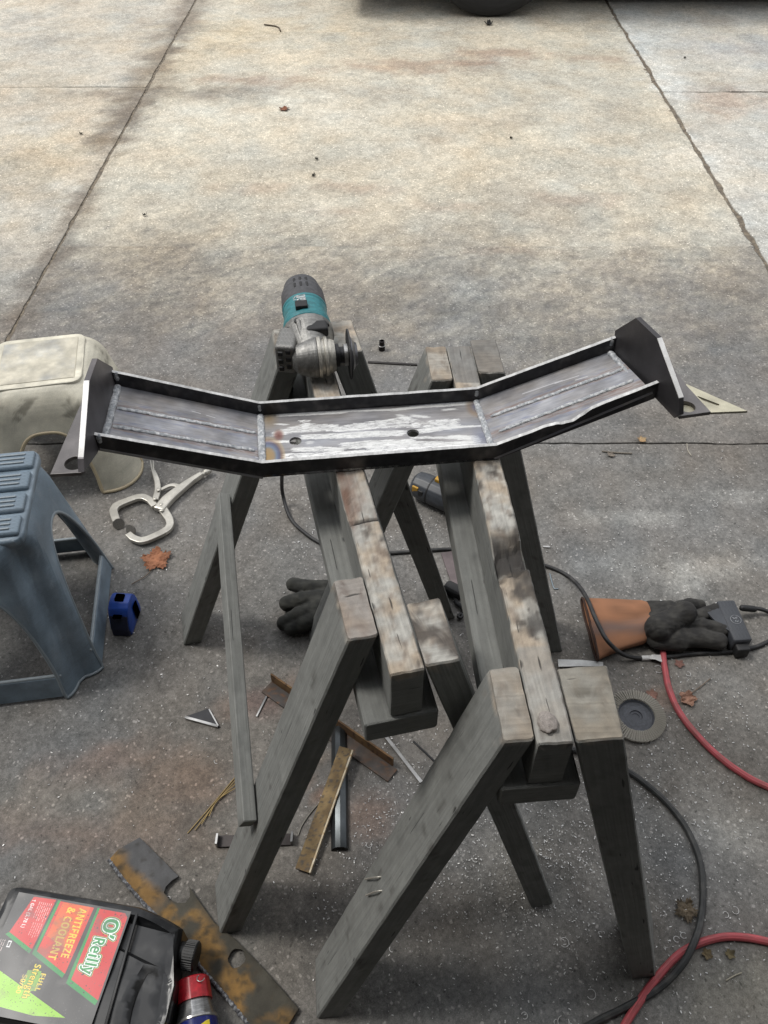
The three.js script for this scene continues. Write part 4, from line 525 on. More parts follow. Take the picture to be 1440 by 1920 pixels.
// ---------------------------------------------------------------- tape measure
{
  const a = at(212, 1188), b = at(244, 1190), c = at(262, 1140), w = V(b.x - a.x, 0, b.z - a.z).normalize(), d = V(-w.z, 0, w.x); if (d.z > 0) d.negate();
  const O = V(a.x, 0, a.z), W = 0.046, g = thing('tape_measure', 'blue tape measure with dark front standing beside the blue grey stool', 'tape measure', O.clone().addScaledVector(w, W / 2).addScaledVector(d, 0.035));
  const s = new THREE.Shape(); s.moveTo(0.0, 0); s.lineTo(0.066, 0); s.quadraticCurveTo(0.074, 0, 0.074, 0.014); s.lineTo(0.07, 0.052); s.quadraticCurveTo(0.064, 0.08, 0.044, 0.082); s.lineTo(0.03, 0.081); s.quadraticCurveTo(0.014, 0.076, 0.008, 0.06); s.lineTo(-0.003, 0.024); s.closePath();
  const P = (x, y, z) => O.clone().addScaledVector(d, x).addScaledVector(w, z).setY(y);
  part('case', creased(plate(s, O.clone(), d, V(0, 1, 0), w, W, 0.004, 10), 0.6), flat(0.015, 0.075, 0.42, 0.4), g);
  const f = poly([[-0.0065, 0.004], [0.0, 0.002], [0.012, 0.057], [0.006, 0.058], [-0.006, 0.024]]); part('front_bumper', plate(f, P(0, 0, 0.003), d, V(0, 1, 0), w, W - 0.006, 0.002), flat(0.012, 0.016, 0.05, 0.6), g);
  part('lock_button', creased(new RoundedBoxGeometry(0.02, 0.008, 0.018, 3, 0.002), 0.5).applyMatrix4(new THREE.Matrix4().makeBasis(w, V(0, 1, 0), d)).translate(...P(0.04, 0.0835, W / 2).toArray()), flat(0.05, 0.055, 0.07, 0.5), g);
  part('hook', creased(new RoundedBoxGeometry(0.02, 0.0015, 0.012, 1, 0.0006), 0.5).applyMatrix4(new THREE.Matrix4().makeBasis(w, V(0, 1, 0), d)).translate(...P(0.003, 0.0615, W / 2).toArray()), M.nickel, g);
  part('belt_clip', creased(new RoundedBoxGeometry(0.003, 0.045, 0.02, 2, 0.001), 0.5).applyMatrix4(new THREE.Matrix4().makeBasis(w, V(0, 1, 0), d)).translate(...P(0.045, 0.035, W + 0.003).toArray()), M.black, g);
}

// ---------------------------------------------------------------- welding gloves
const hide = (a, b, scale = 40) => (p) => { const n = fbm(p.x * scale, p.y * scale, p.z * scale, 4); return mix3(a, b, smooth(-0.25, 0.3, n)); };
M.leather = vc({ roughness: 0.9, bumpMap: grimeBump, bumpScale: 0.0015 });
const C = (x, y, h, r, x2, y2, h2, r2, fl) => [at(x, y, h), at(x2, y2, h2), r, r2, fl];
{ // right glove, rust-brown cuff
  const o = at(1230, 1180), g = thing('welding_glove', 'black welding glove with a rust brown gauntlet cuff lying on the right', 'glove', V(o.x, 0, o.z));
  const z = (x, y) => [1060 + x / 3.79, 1080 + y / 3.79];
  const seg = (a, ha, ra, b, hb, rb, fl) => [at(...z(...a), ha), at(...z(...b), hb), ra, rb, fl];
  const hand = blobs([seg([655, 325], 0.022, 0.04, [700, 330], 0.026, 0.05, 0.5), seg([615, 245], 0.024, 0.025, [740, 250], 0.03, 0.026, 0.8), seg([665, 425], 0.026, 0.033, [780, 430], 0.028, 0.036, 0.75), seg([700, 330], 0.026, 0.047, [840, 330], 0.024, 0.042, 0.55),
    seg([660, 370], 0.05, 0.03, [790, 300], 0.052, 0.026), seg([790, 300], 0.052, 0.026, [850, 260], 0.062, 0.026), // thumb across the palm
    seg([800, 230], 0.025, 0.017, [880, 205], 0.028, 0.0155), seg([880, 205], 0.028, 0.0155, [950, 210], 0.018, 0.015),
    seg([830, 300], 0.028, 0.0155, [960, 280], 0.03, 0.015), seg([960, 280], 0.03, 0.015, [1070, 245], 0.026, 0.017), seg([950, 320], 0.016, 0.014, [1090, 310], 0.016, 0.014),
    seg([850, 370], 0.03, 0.018, [980, 355], 0.034, 0.0165), seg([980, 355], 0.034, 0.017, [1110, 385], 0.028, 0.0165),
    seg([800, 440], 0.026, 0.023, [960, 440], 0.03, 0.021), seg([960, 440], 0.03, 0.021, [1090, 465], 0.026, 0.019)], 0.0032, 112, (p) => 0.0016 * fbm(p.x * 40, p.y * 40, p.z * 90, 3) * 2);
  part('hand', paintVerts(hand, hide([0.016, 0.015, 0.0145], [0.04, 0.038, 0.034])), M.leather, g);
  part('seam', capped([[640, 478], [720, 492], [800, 492], [900, 510], [1000, 514], [1105, 500]].map(([x, y]) => at(...z(x, y), 0.008)), 0.002, 60, 6), flat(0.055, 0.05, 0.045, 0.9), g);
  // cuff: a flattened leather tube, open at the wide end
  const rings = [[115, 165, 230, 600, 0.03], [160, 167, 270, 580, 0.033], [240, 169, 345, 548, 0.034], [320, 172, 420, 520, 0.036], [440, 182, 560, 478, 0.04], [525, 190, 628, 430, 0.046], [560, 200, 640, 420, 0.046]], pos = [], idx = [], N = 48;
  rings.forEach(([xa, ya, xb, yb, h], i) => { const A = at(...z(xa, ya), h * 0.5), B = at(...z(xb, yb), h * 0.5); for (let k = 0; k < N; k++) { const t = k / N * Math.PI * 2, p = A.clone().lerp(B, 0.5 - 0.5 * Math.cos(t)); p.y = h / 2 + 0.002 + h / 2 * Math.sign(Math.sin(t)) * Math.pow(Math.abs(Math.sin(t)), 0.65) * (1 - 0.28 * Math.exp(-16 * Math.cos(t) * Math.cos(t))) + 0.007 * fbm(p.x * 18, i * 0.6, p.z * 26, 3) * Math.max(0, Math.sin(t)); p.y = Math.max(0.002, p.y); pos.push(p.x, p.y, p.z); } });
  for (let i = 0; i < rings.length - 1; i++) for (let k = 0; k < N; k++) { const a = i * N + k, b = i * N + (k + 1) % N; idx.push(a, b, b + N, a, b + N, a + N); }
  const cg = new THREE.BufferGeometry(); cg.setAttribute('position', new THREE.Float32BufferAttribute(pos, 3)); cg.setIndex(idx); cg.computeVertexNormals();
  const cm = vc({ roughness: 0.92, side: THREE.DoubleSide, bumpMap: grimeBump, bumpScale: 0.001 });
  part('cuff', paintVerts(cg, (p) => { const q = hide([0.27, 0.125, 0.065], [0.18, 0.085, 0.045], 25)(p), n = fbm(p.x * 16, 3, p.z * 34, 3), l = at(...z(300, 345), 0.05); return mix3(q, [0.10, 0.075, 0.07], smooth(0.035, 0.0, Math.abs(p.z - l.z + 0.03 * n)) * 0.75); }), cm, g);
  const edge = []; for (let k = 0; k < N; k++) edge.push(V(pos[k * 3], pos[k * 3 + 1], pos[k * 3 + 2])); part('cuff_binding', tubeOf(edge, 0.003, 120, 6, true), flat(0.06, 0.03, 0.02, 0.9), g);
}
{ // left glove, half hidden under the left horse
  const o = at(600, 1140), g = thing('welding_glove', 'all black glove lying under the left sawhorse with its fingers spread', 'glove', V(o.x, 0, o.z)), z = (x, y) => [500 + x / 6.545, 1040 + y / 6.545];
  const seg = (a, ha, ra, b, hb, rb, fl) => [at(...z(...a), ha), at(...z(...b), hb), ra, rb, fl];
  const hand = blobs([seg([720, 650], 0.028, 0.05, [1000, 640], 0.03, 0.055, 0.6), seg([330, 365], 0.03, 0.0168, [480, 400], 0.034, 0.0176), seg([480, 400], 0.034, 0.0176, [760, 420], 0.03, 0.0210),
    seg([250, 600], 0.024, 0.0185, [420, 560], 0.034, 0.0193), seg([420, 560], 0.034, 0.0193, [700, 540], 0.032, 0.0227), seg([210, 840], 0.022, 0.0168, [400, 740], 0.032, 0.0185), seg([400, 740], 0.032, 0.0185, [680, 660], 0.03, 0.0218),
    seg([300, 905], 0.02, 0.0168, [450, 850], 0.026, 0.0185), seg([450, 850], 0.026, 0.0185, [700, 760], 0.028, 0.0252), seg([980, 640], 0.03, 0.05, [1250, 680], 0.03, 0.05, 0.6)], 0.005, 96, (p) => 0.0014 * fbm(p.x * 70, p.y * 70, p.z * 70, 3) * 2);
  part('hand', paintVerts(hand, hide([0.014, 0.0145, 0.013], [0.035, 0.035, 0.03])), M.leather, g);
  part('wrist_band', capped([at(...z(1180, 500), 0.03), at(...z(1200, 640), 0.056), at(...z(1210, 820), 0.03)], 0.006, 40, 8), M.black, g);
}

// ---------------------------------------------------------------- flap disc, plug, socket, cordless tool
{
  const c = at(1191, 1346), g = thing('flap_disc', 'worn grey abrasive flap disc lying by the right sawhorse leg', 'abrasive disc', V(c.x, 0, c.z)), lathe = (pts) => creased(new THREE.LatheGeometry(pts.map((p) => new THREE.Vector2(...p)), 64), 0.5);
  local('backing_plate', lathe([[0.0001, 0.003], [0.008, 0.003], [0.008, 0.0045], [0.0125, 0.0055], [0.0135, 0.008], [0.017, 0.008], [0.024, 0.0055], [0.034, 0.0055], [0.0365, 0.010], [0.0385, 0.0105], [0.039, 0.002], [0.0001, 0.001]]), flat(0.095, 0.1, 0.115, 0.7), g);
  const flap = new THREE.BoxGeometry(0.0235, 0.0016, 0.009), list = []; for (let i = 0; i < 66; i++) { const a = i / 66 * Math.PI * 2; list.push(flap.clone().rotateX(0.8).rotateZ(-0.1).translate(0.0485 + 0.001 * rnd(), 0.0095 + 0.0012 * rnd(), 0).rotateY(a + 0.01 * rnd())); }
  const fl = local('flap_ring', [...list, lathe([[0.037, 0.006], [0.058, 0.005], [0.0585, 0.0015], [0.037, 0.001]])], flat(0.46, 0.43, 0.37, 0.9), g); fl.userData.kind = 'stuff';
}
{
  const z = (x, y, h) => at(1060 + x / 3.79, 1080 + y / 3.79, h), a = z(1150, 195, 0.045), b = z(1255, 430, 0.045), d = b.clone().sub(a).setY(0), L = d.length(); d.normalize(); const w = V(-d.z, 0, d.x); if (w.x < 0) w.negate();
  const g = thing('cord_plug', 'dark grey block shaped plug with a stamped round mark beside the glove fingers', 'plug', V(a.x, 0, a.z).lerp(b, 0.5).setY(0)), mid = a.clone().lerp(b, 0.5);
  const X = new THREE.Matrix4().makeBasis(d, V(0, 1, 0), w.clone().negate()), grey = flat(0.055, 0.06, 0.07, 0.6), side = d.clone().cross(V(0, 1, 0)).dot(w.clone().negate()) > 0 ? 1 : 1;
  part('body', creased(new RoundedBoxGeometry(L + 0.02, 0.042, 0.042, 4, 0.005), 0.6).applyMatrix4(X).translate(mid.x, 0.024, mid.z), grey, g);
  const flare = poly([[-0.035, 0], [0.03, 0], [0.018, 0.012], [0.0, 0.024], [-0.03, 0.036], [-0.036, 0.034]]); part('flared_lip', plate(flare, V(mid.x, 0.037, mid.z).addScaledVector(w, -0.018), d, w.clone().negate(), V(0, 1, 0), 0.006, 0.001), grey, g);
  const e = mid.clone().addScaledVector(w, 0.003).setY(0.0455), mark = [new THREE.TorusGeometry(0.0115, 0.0007, 6, 30).rotateX(Math.PI / 2)]; for (let k = 0; k < 7; k++) mark.push(new THREE.BoxGeometry(0.004 + 0.004 * rnd(), 0.001, 0.0016).rotateY(rnd() * 3).translate((rnd() - 0.5) * 0.012, 0, (rnd() - 0.5) * 0.012));
  part('stamped_mark', merge(mark).translate(e.x, e.y, e.z), flat(0.3, 0.31, 0.33, 0.6), g);
  part('prong_end', creased(new RoundedBoxGeometry(0.02, 0.03, 0.03, 3, 0.004), 0.6).applyMatrix4(X).translate(b.x + d.x * 0.018, 0.018, b.z + d.z * 0.018), M.black, g);
}
{
  const c = at(716, 656), g = thing('drive_socket', 'small dark socket standing on the concrete behind the far sawhorse', 'socket', V(c.x, 0, c.z));
  local('barrel', creased(new THREE.LatheGeometry([[0.006, 0.002], [0.0105, 0.001], [0.0105, 0.013], [0.0095, 0.0145], [0.0095, 0.02], [0.0085, 0.021], [0.0085, 0.034], [0.006, 0.035], [0.0055, 0.02]].map((p) => new THREE.Vector2(...p)), 28), 0.4), flat(0.03, 0.026, 0.026, 0.35, 0.7), g); local('ring', new THREE.TorusGeometry(0.0098, 0.0013, 8, 28).rotateX(Math.PI / 2).translate(0, 0.0175, 0), M.bright, g);
}
{ // cordless tool on the ground between the horses
  const a = at(778, 905, 0.038), b = at(905, 962, 0.038), d = b.clone().sub(a).normalize(), q = new THREE.Quaternion().setFromUnitVectors(V(0, 1, 0), d), g = thing('power_tool', 'dark grey power tool with yellow trim lying behind the horse beams', 'power tool', V(a.x, 0, a.z)), L = a.distanceTo(b);
  const lat = (pts) => creased(new THREE.LatheGeometry(pts.map((p) => new THREE.Vector2(...p)), 40), 0.6).applyQuaternion(q).translate(a.x, a.y, a.z);
  part('barrel', lat([[0.001, -0.002], [0.026, 0.0], [0.034, 0.008], [0.037, 0.03], [0.0375, L * 0.55], [0.033, L * 0.7], [0.033, L], [0.001, L + 0.01]]), flat(0.05, 0.056, 0.066, 0.45), g);
  const up = V(0, 1, 0).addScaledVector(d, -d.y).normalize(), s = d.clone().cross(up).normalize(); if (s.z < 0) s.negate(); const X = new THREE.Matrix4().makeBasis(d, up, s), box = (w, h, l, x, y, z, r) => new RoundedBoxGeometry(w, h, l, 3, r).applyMatrix4(X).translate(...a.clone().addScaledVector(d, x).addScaledVector(up, y).addScaledVector(s, z).toArray());
  const yl = flat(0.60, 0.33, 0.03, 0.5); part('badge', box(0.018, 0.02, 0.006, 0.02, 0.012, 0.0315, 0.002), yl, g); part('badge_frame', box(0.014, 0.02, 0.006, 0.037, 0.008, 0.034, 0.002), M.black, g);
  part('switch', box(0.034, 0.012, 0.016, 0.075, 0.041, -0.006, 0.003), yl, g); part('seam', lat([[0.0372, 0.05], [0.0382, 0.0505], [0.0382, 0.0535], [0.0374, 0.054]]), M.black, g);
  part('trigger', box(0.012, 0.012, 0.012, 0.09, 0.05, -0.02, 0.003), yl, g);
}

// ---------------------------------------------------------------- cords and cables
M.cable = vc({ roughness: 0.6 });
const dusty = (g, a, b) => { moveVerts(g, (v) => { v.x += 0.0008 * noise(v.x * 22, 1, v.z * 22); v.z += 0.0008 * noise(v.x * 25, 7, v.z * 25); }); return paintVerts(g, (p) => mix3(a, b, smooth(-0.1, 0.35, fbm(p.x * 45, p.y * 90, p.z * 45, 4)))); };
const G = (list, h) => list.map(([x, y, k]) => at(x, y, k ?? h));
{
  const r = 0.0048, p = G([[545, 728, 0.7], [533, 800, 0.5], [529, 880, 0.16], [531, 930, 0.03], [545, 972, r], [575, 1002, r], [610, 1023, r], [660, 1040, r], [745, 1036, r], [800, 1032, r], [850, 1030, r], [930, 1040, r], [1030, 1063, r], [1062, 1078, r], [1088, 1102, 0.03], [1104, 1130, 0.046], [1122, 1172, 0.051], [1142, 1205, 0.05], [1170, 1228, 0.022], [1205, 1234, r], [1250, 1232, r], [1300, 1226, r], [1380, 1221, r], [1430, 1208, r], [1462, 1185, r], [1460, 1160, 0.008], [1440, 1147, 0.012], [1420, 1141, 0.02], [1402, 1141, 0.026]]);
  const cord = thing('electric_cable', 'thin black grinder cord snaking from the crossmember past the brown cuffed glove', 'cord', V(p[8].x, 0, p[8].z)); part('cable', dusty(tubeOf(p, r, 420, 8), [0.02, 0.02, 0.021], [0.06, 0.058, 0.055]), M.cable, cord);
  part('strain_relief', capped(G([[1392, 1140, 0.028], [1404, 1141, 0.025], [1414, 1142, 0.021]]), 0.0075, 16, 10), M.black, cord);
  const tg = flatOutline([[1214, 1233], [1222, 1228], [1246, 1226], [1250, 1236], [1241, 1241], [1228, 1238]], 0.0105, 0.0008, 0.0002); part('tag', moveVerts(tg, (v) => { v.y += 0.004 * Math.sin(v.x * 160); }), flat(0.72, 0.71, 0.69, 0.5), cord); part('tag_wrap', capped(G([[1205, 1234, r], [1218, 1233.6, r]]), r + 0.0012, 6, 10), flat(0.72, 0.71, 0.69, 0.5), cord);
}
{
  const r = 0.0062, p = G([[1060, 1400], [1120, 1420], [1180, 1448], [1235, 1490], [1280, 1542], [1308, 1600], [1318, 1660], [1314, 1720], [1302, 1765, 0.022], [1280, 1808, 0.02], [1235, 1853, 0.008], [1180, 1885], [1110, 1920], [1020, 1965], [900, 2040]], r);
  single('extension_cord', dusty(capped(p, r, 300, 9), [0.034, 0.036, 0.036], [0.085, 0.083, 0.078]), M.cable, 'thick dark grey cord curving round the right foot of the near sawhorse', 'cord', V(p[6].x, 0, p[6].z));
}
{
  const r = 0.0068, p = G([[1243, 1222], [1246, 1250], [1254, 1290], [1272, 1332], [1305, 1376], [1350, 1420], [1400, 1456], [1450, 1480], [1530, 1520], [1600, 1600], [1570, 1720], [1500, 1785], [1440, 1766], [1390, 1757], [1350, 1758], [1312, 1768], [1280, 1785], [1250, 1812], [1222, 1846], [1195, 1884], [1165, 1935], [1130, 2010]], r);
  single('welding_cable', dusty(capped(p, r, 420, 10), [0.56, 0.10, 0.115], [0.40, 0.10, 0.10]), M.cable, 'faded red welding cable running off the right edge under the grey cord', 'cable', V(p[3].x, 0, p[3].z));
}

// ---------------------------------------------------------------- scrap steel on the floor
const rusty = (a, b, c, s = 26) => (p) => { const n = fbm(p.x * s, p.y * s, p.z * s, 4), m = fbm(p.x * s * 4, p.y * s, p.z * s * 4, 3); return mix3(mix3(a, b, smooth(-0.18, 0.22, n)), c, smooth(0.05, 0.3, m)); };
{ // torch-cut plate with two holes
  const pts = [[204, 1612], [222, 1592], [262, 1570], [290, 1598], [335, 1643], [322, 1651], [311, 1662], [307, 1674], [318, 1686], [333, 1693], [348, 1692], [356, 1681], [355, 1662], [372, 1688], [402, 1730], [440, 1760], [470, 1790], [516, 1840], [560, 1891], [535, 1930], [500, 1965], [470, 1926], [430, 1876], [392, 1832], [355, 1786], [318, 1742], [281, 1706], [240, 1660]];
  const o = at(400, 1780), g = thing('scrap_plate', 'rusty torch-cut steel plate with two rough holes beside the antifreeze jug', 'steel plate', V(o.x, 0, o.z));
  const grow = (pts2) => pts2; const pl = flatOutline(grow(pts), 0.004, 0.006, 0.0006, [[443, 1797, 0.0145, 0.18]]);
  const t = pl.toNonIndexed(), tess = (gg) => gg; // surface colours come from a finer sheet of the same outline
  const eA = at(204, 1612, 0.01), eB = at(500, 1962, 0.01), eD = eB.clone().sub(eA).normalize(), eN = V(eD.z, 0, -eD.x);
  const rc = (p) => { const d = p.clone().sub(eA), u = d.dot(eD), w = Math.abs(d.dot(eN)), n = fbm(p.x * 18, 3, p.z * 18, 4), m = fbm(p.x * 70, 4, p.z * 70, 3), up = smooth(0.15, 0.11, u);
    const r1 = smooth(0.034, 0.012, w + 0.03 * n), r2 = smooth(-0.1, 0.2, n + 0.25 * m) * smooth(0.075, 0.045, w + 0.02 * n), r = mix(r2, r1, up); let c = mix3(mix3([0.085, 0.078, 0.06], [0.135, 0.135, 0.138], up), mix3([0.36, 0.20, 0.055], [0.2, 0.12, 0.04], smooth(-0.1, 0.25, m)), r * 0.9); return mix3(c, [0.05, 0.043, 0.033], smooth(0.12, 0.32, m) * 0.55); };
  part('plate', paintVerts(subdivide(pl, 0.007), rc), M.rust, g);
  const e0 = G([[204, 1612], [240, 1660], [281, 1706], [318, 1742], [355, 1786], [392, 1832], [430, 1876], [470, 1926], [500, 1962]], 0.008), slag = tubeOf(e0, 0.0036, 320, 8); moveVerts(slag, (v) => { v.y += 0.0022 * fbm(v.x * 240, 1, v.z * 240, 3) * 2; v.x += 0.002 * fbm(v.x * 200, 5, v.z * 200, 2) * 2; }); part('slag_edge', paintVerts(slag, (p) => mix3([0.10, 0.10, 0.11], [0.5, 0.52, 0.55], smooth(-0.05, 0.25, fbm(p.x * 180, 7, p.z * 180, 3)))), M.weld, g);
}
function subdivide(g, maxEdge) { // split long edges so that vertex colours can vary over a flat face
  let h = g.index ? g.toNonIndexed() : g, P = Array.from(h.attributes.position.array), U = h.attributes.uv ? Array.from(h.attributes.uv.array) : null;
  for (let pass = 0; pass < 9; pass++) { const p2 = [], u2 = []; let any = false; for (let i = 0; i < P.length; i += 9) { const a = [P[i], P[i + 1], P[i + 2]], b = [P[i + 3], P[i + 4], P[i + 5]], c = [P[i + 6], P[i + 7], P[i + 8]], D = (x, y) => Math.hypot(x[0] - y[0], x[1] - y[1], x[2] - y[2]), l = [D(a, b), D(b, c), D(c, a)], m = Math.max(...l); const uv = U ? [0, 1, 2].map((k) => [U[i / 9 * 6 + k * 2], U[i / 9 * 6 + k * 2 + 1]]) : null;
      if (m <= maxEdge) { p2.push(...a, ...b, ...c); if (U) u2.push(...uv.flat()); continue; } any = true; const k = l.indexOf(m), T = [a, b, c], p = T[k], q = T[(k + 1) % 3], r = T[(k + 2) % 3], md = p.map((x, j) => (x + q[j]) / 2); p2.push(...p, ...md, ...r, ...md, ...q, ...r); if (U) { const up = uv[k], uq = uv[(k + 1) % 3], ur = uv[(k + 2) % 3], um = [(up[0] + uq[0]) / 2, (up[1] + uq[1]) / 2]; u2.push(...up, ...um, ...ur, ...um, ...uq, ...ur); } }
    P = p2; if (U) U = u2; if (!any) break; }
  const o = new THREE.BufferGeometry(); o.setAttribute('position', new THREE.Float32BufferAttribute(P, 3)); if (U) o.setAttribute('uv', new THREE.Float32BufferAttribute(U, 2)); return creased(o, 0.5); }
{ // angle iron
  const a = at(505, 1284), b = at(775, 1470 - 8), d = V(b.x - a.x, 0, b.z - a.z), L = at(512, 1275).distanceTo(at(742, 1446)); const A = at(512, 1278), B = at(738, 1436), dir = V(B.x - A.x, 0, B.z - A.z).normalize(), w = V(-dir.z, 0, dir.x); if (w.z < 0) w.negate();
  const g = thing('angle_iron', 'rusty length of angle iron lying under the left sawhorse', 'angle iron', V(A.x, 0, A.z)), q = (p, y0, y1, k0, k1) => [p.clone().addScaledVector(w, k0).setY(y0), p.clone().addScaledVector(w, k1).setY(y0), p.clone().addScaledVector(w, k1).setY(y1), p.clone().addScaledVector(w, k0).setY(y1)];
  const B2 = B.clone().addScaledVector(dir, 0.012); part('upright_flange', loft4(q(A, 0.002, 0.034, 0, 0.004), q(B, 0.002, 0.034, 0, 0.004), { nl: 60, ns: [1, 6, 1, 6], ch: 0.0005, color: rusty([0.19, 0.105, 0.05], [0.24, 0.14, 0.06], [0.09, 0.05, 0.032]) }), M.rust, g);
  part('flat_flange', loft4(q(A, 0.002, 0.006, 0.0042, 0.036), q(B2, 0.002, 0.006, 0.0042, 0.036), { nl: 60, ns: [6, 1, 6, 1], ch: 0.0005, color: rusty([0.10, 0.09, 0.085], [0.15, 0.115, 0.095], [0.2, 0.11, 0.065]) }), M.rust, g);
}
{ // flat bar with a ground edge leaning on a pipe
  const q4 = (a, b, w, h) => null, a = at(648, 1402, 0.03), b = at(566, 1632, 0.012);
  const g = thing('flat_bar', 'rusty flat bar with one bright ground edge crossing the steel tube', 'steel bar', V(b.x, 0, b.z)), d = b.clone().sub(a).normalize(), s = d.clone().cross(V(0, 1, 0)).normalize(); if (s.x < 0) s.negate(); const u = s.clone().cross(d).normalize(); if (u.y < 0) u.negate();
  const quad = (p, k0, k1, t0, t1) => [[k0, t0], [k1, t0], [k1, t1], [k0, t1]].map(([k, t]) => p.clone().addScaledVector(s, k).addScaledVector(u, t));
  part('bar', loft4(quad(a, -0.013, 0.0128, -0.004, 0), quad(b, -0.013, 0.0128, -0.004, 0), { nl: 80, ns: [1, 1, 8, 1], ch: 0.0004, color: rusty([0.20, 0.135, 0.065], [0.30, 0.21, 0.10], [0.10, 0.085, 0.07], 40) }), M.rust, g);
  part('ground_edge', loft4(quad(a, 0.013, 0.0165, -0.012, 0.0004), quad(b, 0.013, 0.0165, -0.012, 0.0004), { nl: 60, ns: [1, 1, 3, 1], ch: 0.0004, color: rusty([0.62, 0.52, 0.36], [0.68, 0.62, 0.5], [0.45, 0.3, 0.15], 50) }), vc({ roughness: 0.5, metalness: 0.35 }), g);
}
{ // dark steel half tube and other offcuts
  const a = at(636, 1365, 0.008), b = at(637, 1592, 0.008), d = b.clone().sub(a).normalize(), L = a.distanceTo(b), prof = new THREE.Shape(); prof.absarc(0, 0, 0.0165, 0, Math.PI, false); prof.absarc(0, 0, 0.0145, Math.PI, 0, true); prof.closePath();
  const s = d.clone().cross(V(0, 1, 0)).normalize(); single('half_tube', creased(plate(prof, V(a.x, 0.0015, a.z), s, V(0, 1, 0), d.setY(0).normalize(), L, 0.0003, 20), 0.7), flat(0.09, 0.1, 0.105, 0.3, 0.75), 'dark steel half-round channel lying under the rusty flat bar', 'steel channel', V(b.x, 0, b.z));
  const rod = (name, x0, y0, x1, y1, w, h, mat, label, y = 0) => { const p = at(x0, y0, y + h / 2), q = at(x1, y1, y + h / 2); return single(name, bar(p, q, w, h, { nl: 2, ch: 0.0005 }), mat, label, 'steel offcut', V(p.x, 0, p.z)); };
  rod('steel_strip', 722, 1380, 790, 1467, 0.0075, 0.005, M.bright, 'bright silver steel strip pointing down to the near sawhorse leg');
  rod('steel_strip', 511, 1284, 481, 1344, 0.0042, 0.0042, flat(0.3, 0.3, 0.3, 0.4, 0.7), 'short thin steel rod touching the upper end of the angle iron');
  rod('steel_strip', 690, 679, 782, 684, 0.009, 0.004, flat(0.05, 0.045, 0.042, 0.6, 0.5), 'thin dark steel strip on the ground between the far sawhorse ends');
  rod('steel_strip', 1018, 1025, 1031, 1026, 0.005, 0.004, M.bright, 'tiny bright offcut beside the far right sawhorse leg');
  rod('steel_bar', 842, 1035, 868, 1108, 0.042, 0.004, flat(0.17, 0.135, 0.135, 0.6, 0.2), 'flat reddish grey steel bar under the right beam');
  rod('steel_strip', 775, 1390, 828, 1440, 0.004, 0.003, M.darkSteel, 'thin dark rod lying beside the bright silver strip');
  rod('steel_strip', 690, 1330, 700, 1376, 0.012, 0.012, flat(0.10, 0.10, 0.10, 0.4, 0.6), 'dark square steel bar under the left horse base plate');
  const w = at(1040, 1100), wire = capped(G([[1031, 1076], [1035, 1092], [1040, 1104], [1046, 1104]], 0.002), 0.0016, 20, 6); single('wire_offcut', wire, flat(0.3, 0.36, 0.4, 0.4, 0.6), 'small hooked wire beside the far right sawhorse leg', 'wire', V(w.x, 0, w.z));
  const w2 = at(500, 1500), wr = capped(G([[632, 1486], [606, 1500], [584, 1522], [566, 1548], [559, 1566]], 0.002), 0.0013, 30, 6); single('wire_offcut', wr, flat(0.32, 0.3, 0.26, 0.5, 0.5), 'bent wire offcut beside the rusty flat bar', 'wire', at(600, 1510));
  for (let k = 0; k < 4; k++) { const x = [0, 4, 9, 16][k], m = single('welding_wire', capped(G([[442 + x * 0.3, 1456 + x * 1.1], [397 + x * 0.6, [1510, 1512, 1508, 1502][k]], [[352, 366, 378, 392][k], [1562, 1556, 1545, 1530][k]]], 0.002 + 0.001 * k), 0.0010, 30, 6), flat(0.5, 0.36, 0.15, 0.4, 0.4), 'thin brass coloured wire in the small bundle beside the side brace', 'wire', at(400, 1510), 'wires in the bundle by the side brace'); }
  { const g = thing('steel_bracket', 'dark flat steel bracket with turned up ends under the left leg', 'bracket', at(478, 1576)), p = at(408, 1578, 0.0035), q = at(548, 1574, 0.0035), d = q.clone().sub(p).normalize();
    part('web', bar(p, q, 0.022, 0.004, { ch: 0.0005 }), flat(0.055, 0.045, 0.043, 0.55, 0.4), g); for (const [e, m] of [[p, M.bright], [q, flat(0.2, 0.2, 0.2, 0.4, 0.7)]]) part('turned_end', bar(e.clone().setY(0.002), e.clone().setY(0.018), 0.02, 0.004, { ch: 0.0004 }).translate(0, 0, 0), m, g); }
  { const t = [[346, 1344], [391, 1328], [411, 1362]], o = at(385, 1350), g = thing('steel_wedge', 'dark triangular steel offcut with two bright cut edges on the floor', 'steel offcut', V(o.x, 0, o.z)); part('plate', flatOutline(t, 0.001, 0.005, 0.0004), M.darkSteel, g);
    part('cut_edge', bar(at(347, 1345, 0.0045), at(409, 1362, 0.0045), 0.006, 0.004, { ch: 0.0004 }), M.bright, g); part('cut_edge', bar(at(392, 1330, 0.0055), at(409, 1361, 0.0055), 0.003, 0.003, { ch: 0.0003 }), M.bright, g); }
  { const o = at(1090, 1240); const g = thing('plastic_strip', 'crumpled white plastic strip on the ground behind the near sawhorse', 'plastic strip', V(o.x, 0, o.z)); part('strip', flatOutline([[1046, 1236], [1090, 1237], [1131, 1241], [1131, 1249], [1090, 1249], [1047, 1250]], 0.006, 0.002, 0.0004), flat(0.7, 0.7, 0.68, 0.5), g); part('torn_end', flatOutline([[1110, 1250], [1129, 1250], [1124, 1262], [1112, 1266]], 0.001, 0.002, 0.0003), flat(0.66, 0.65, 0.62, 0.5), g); }
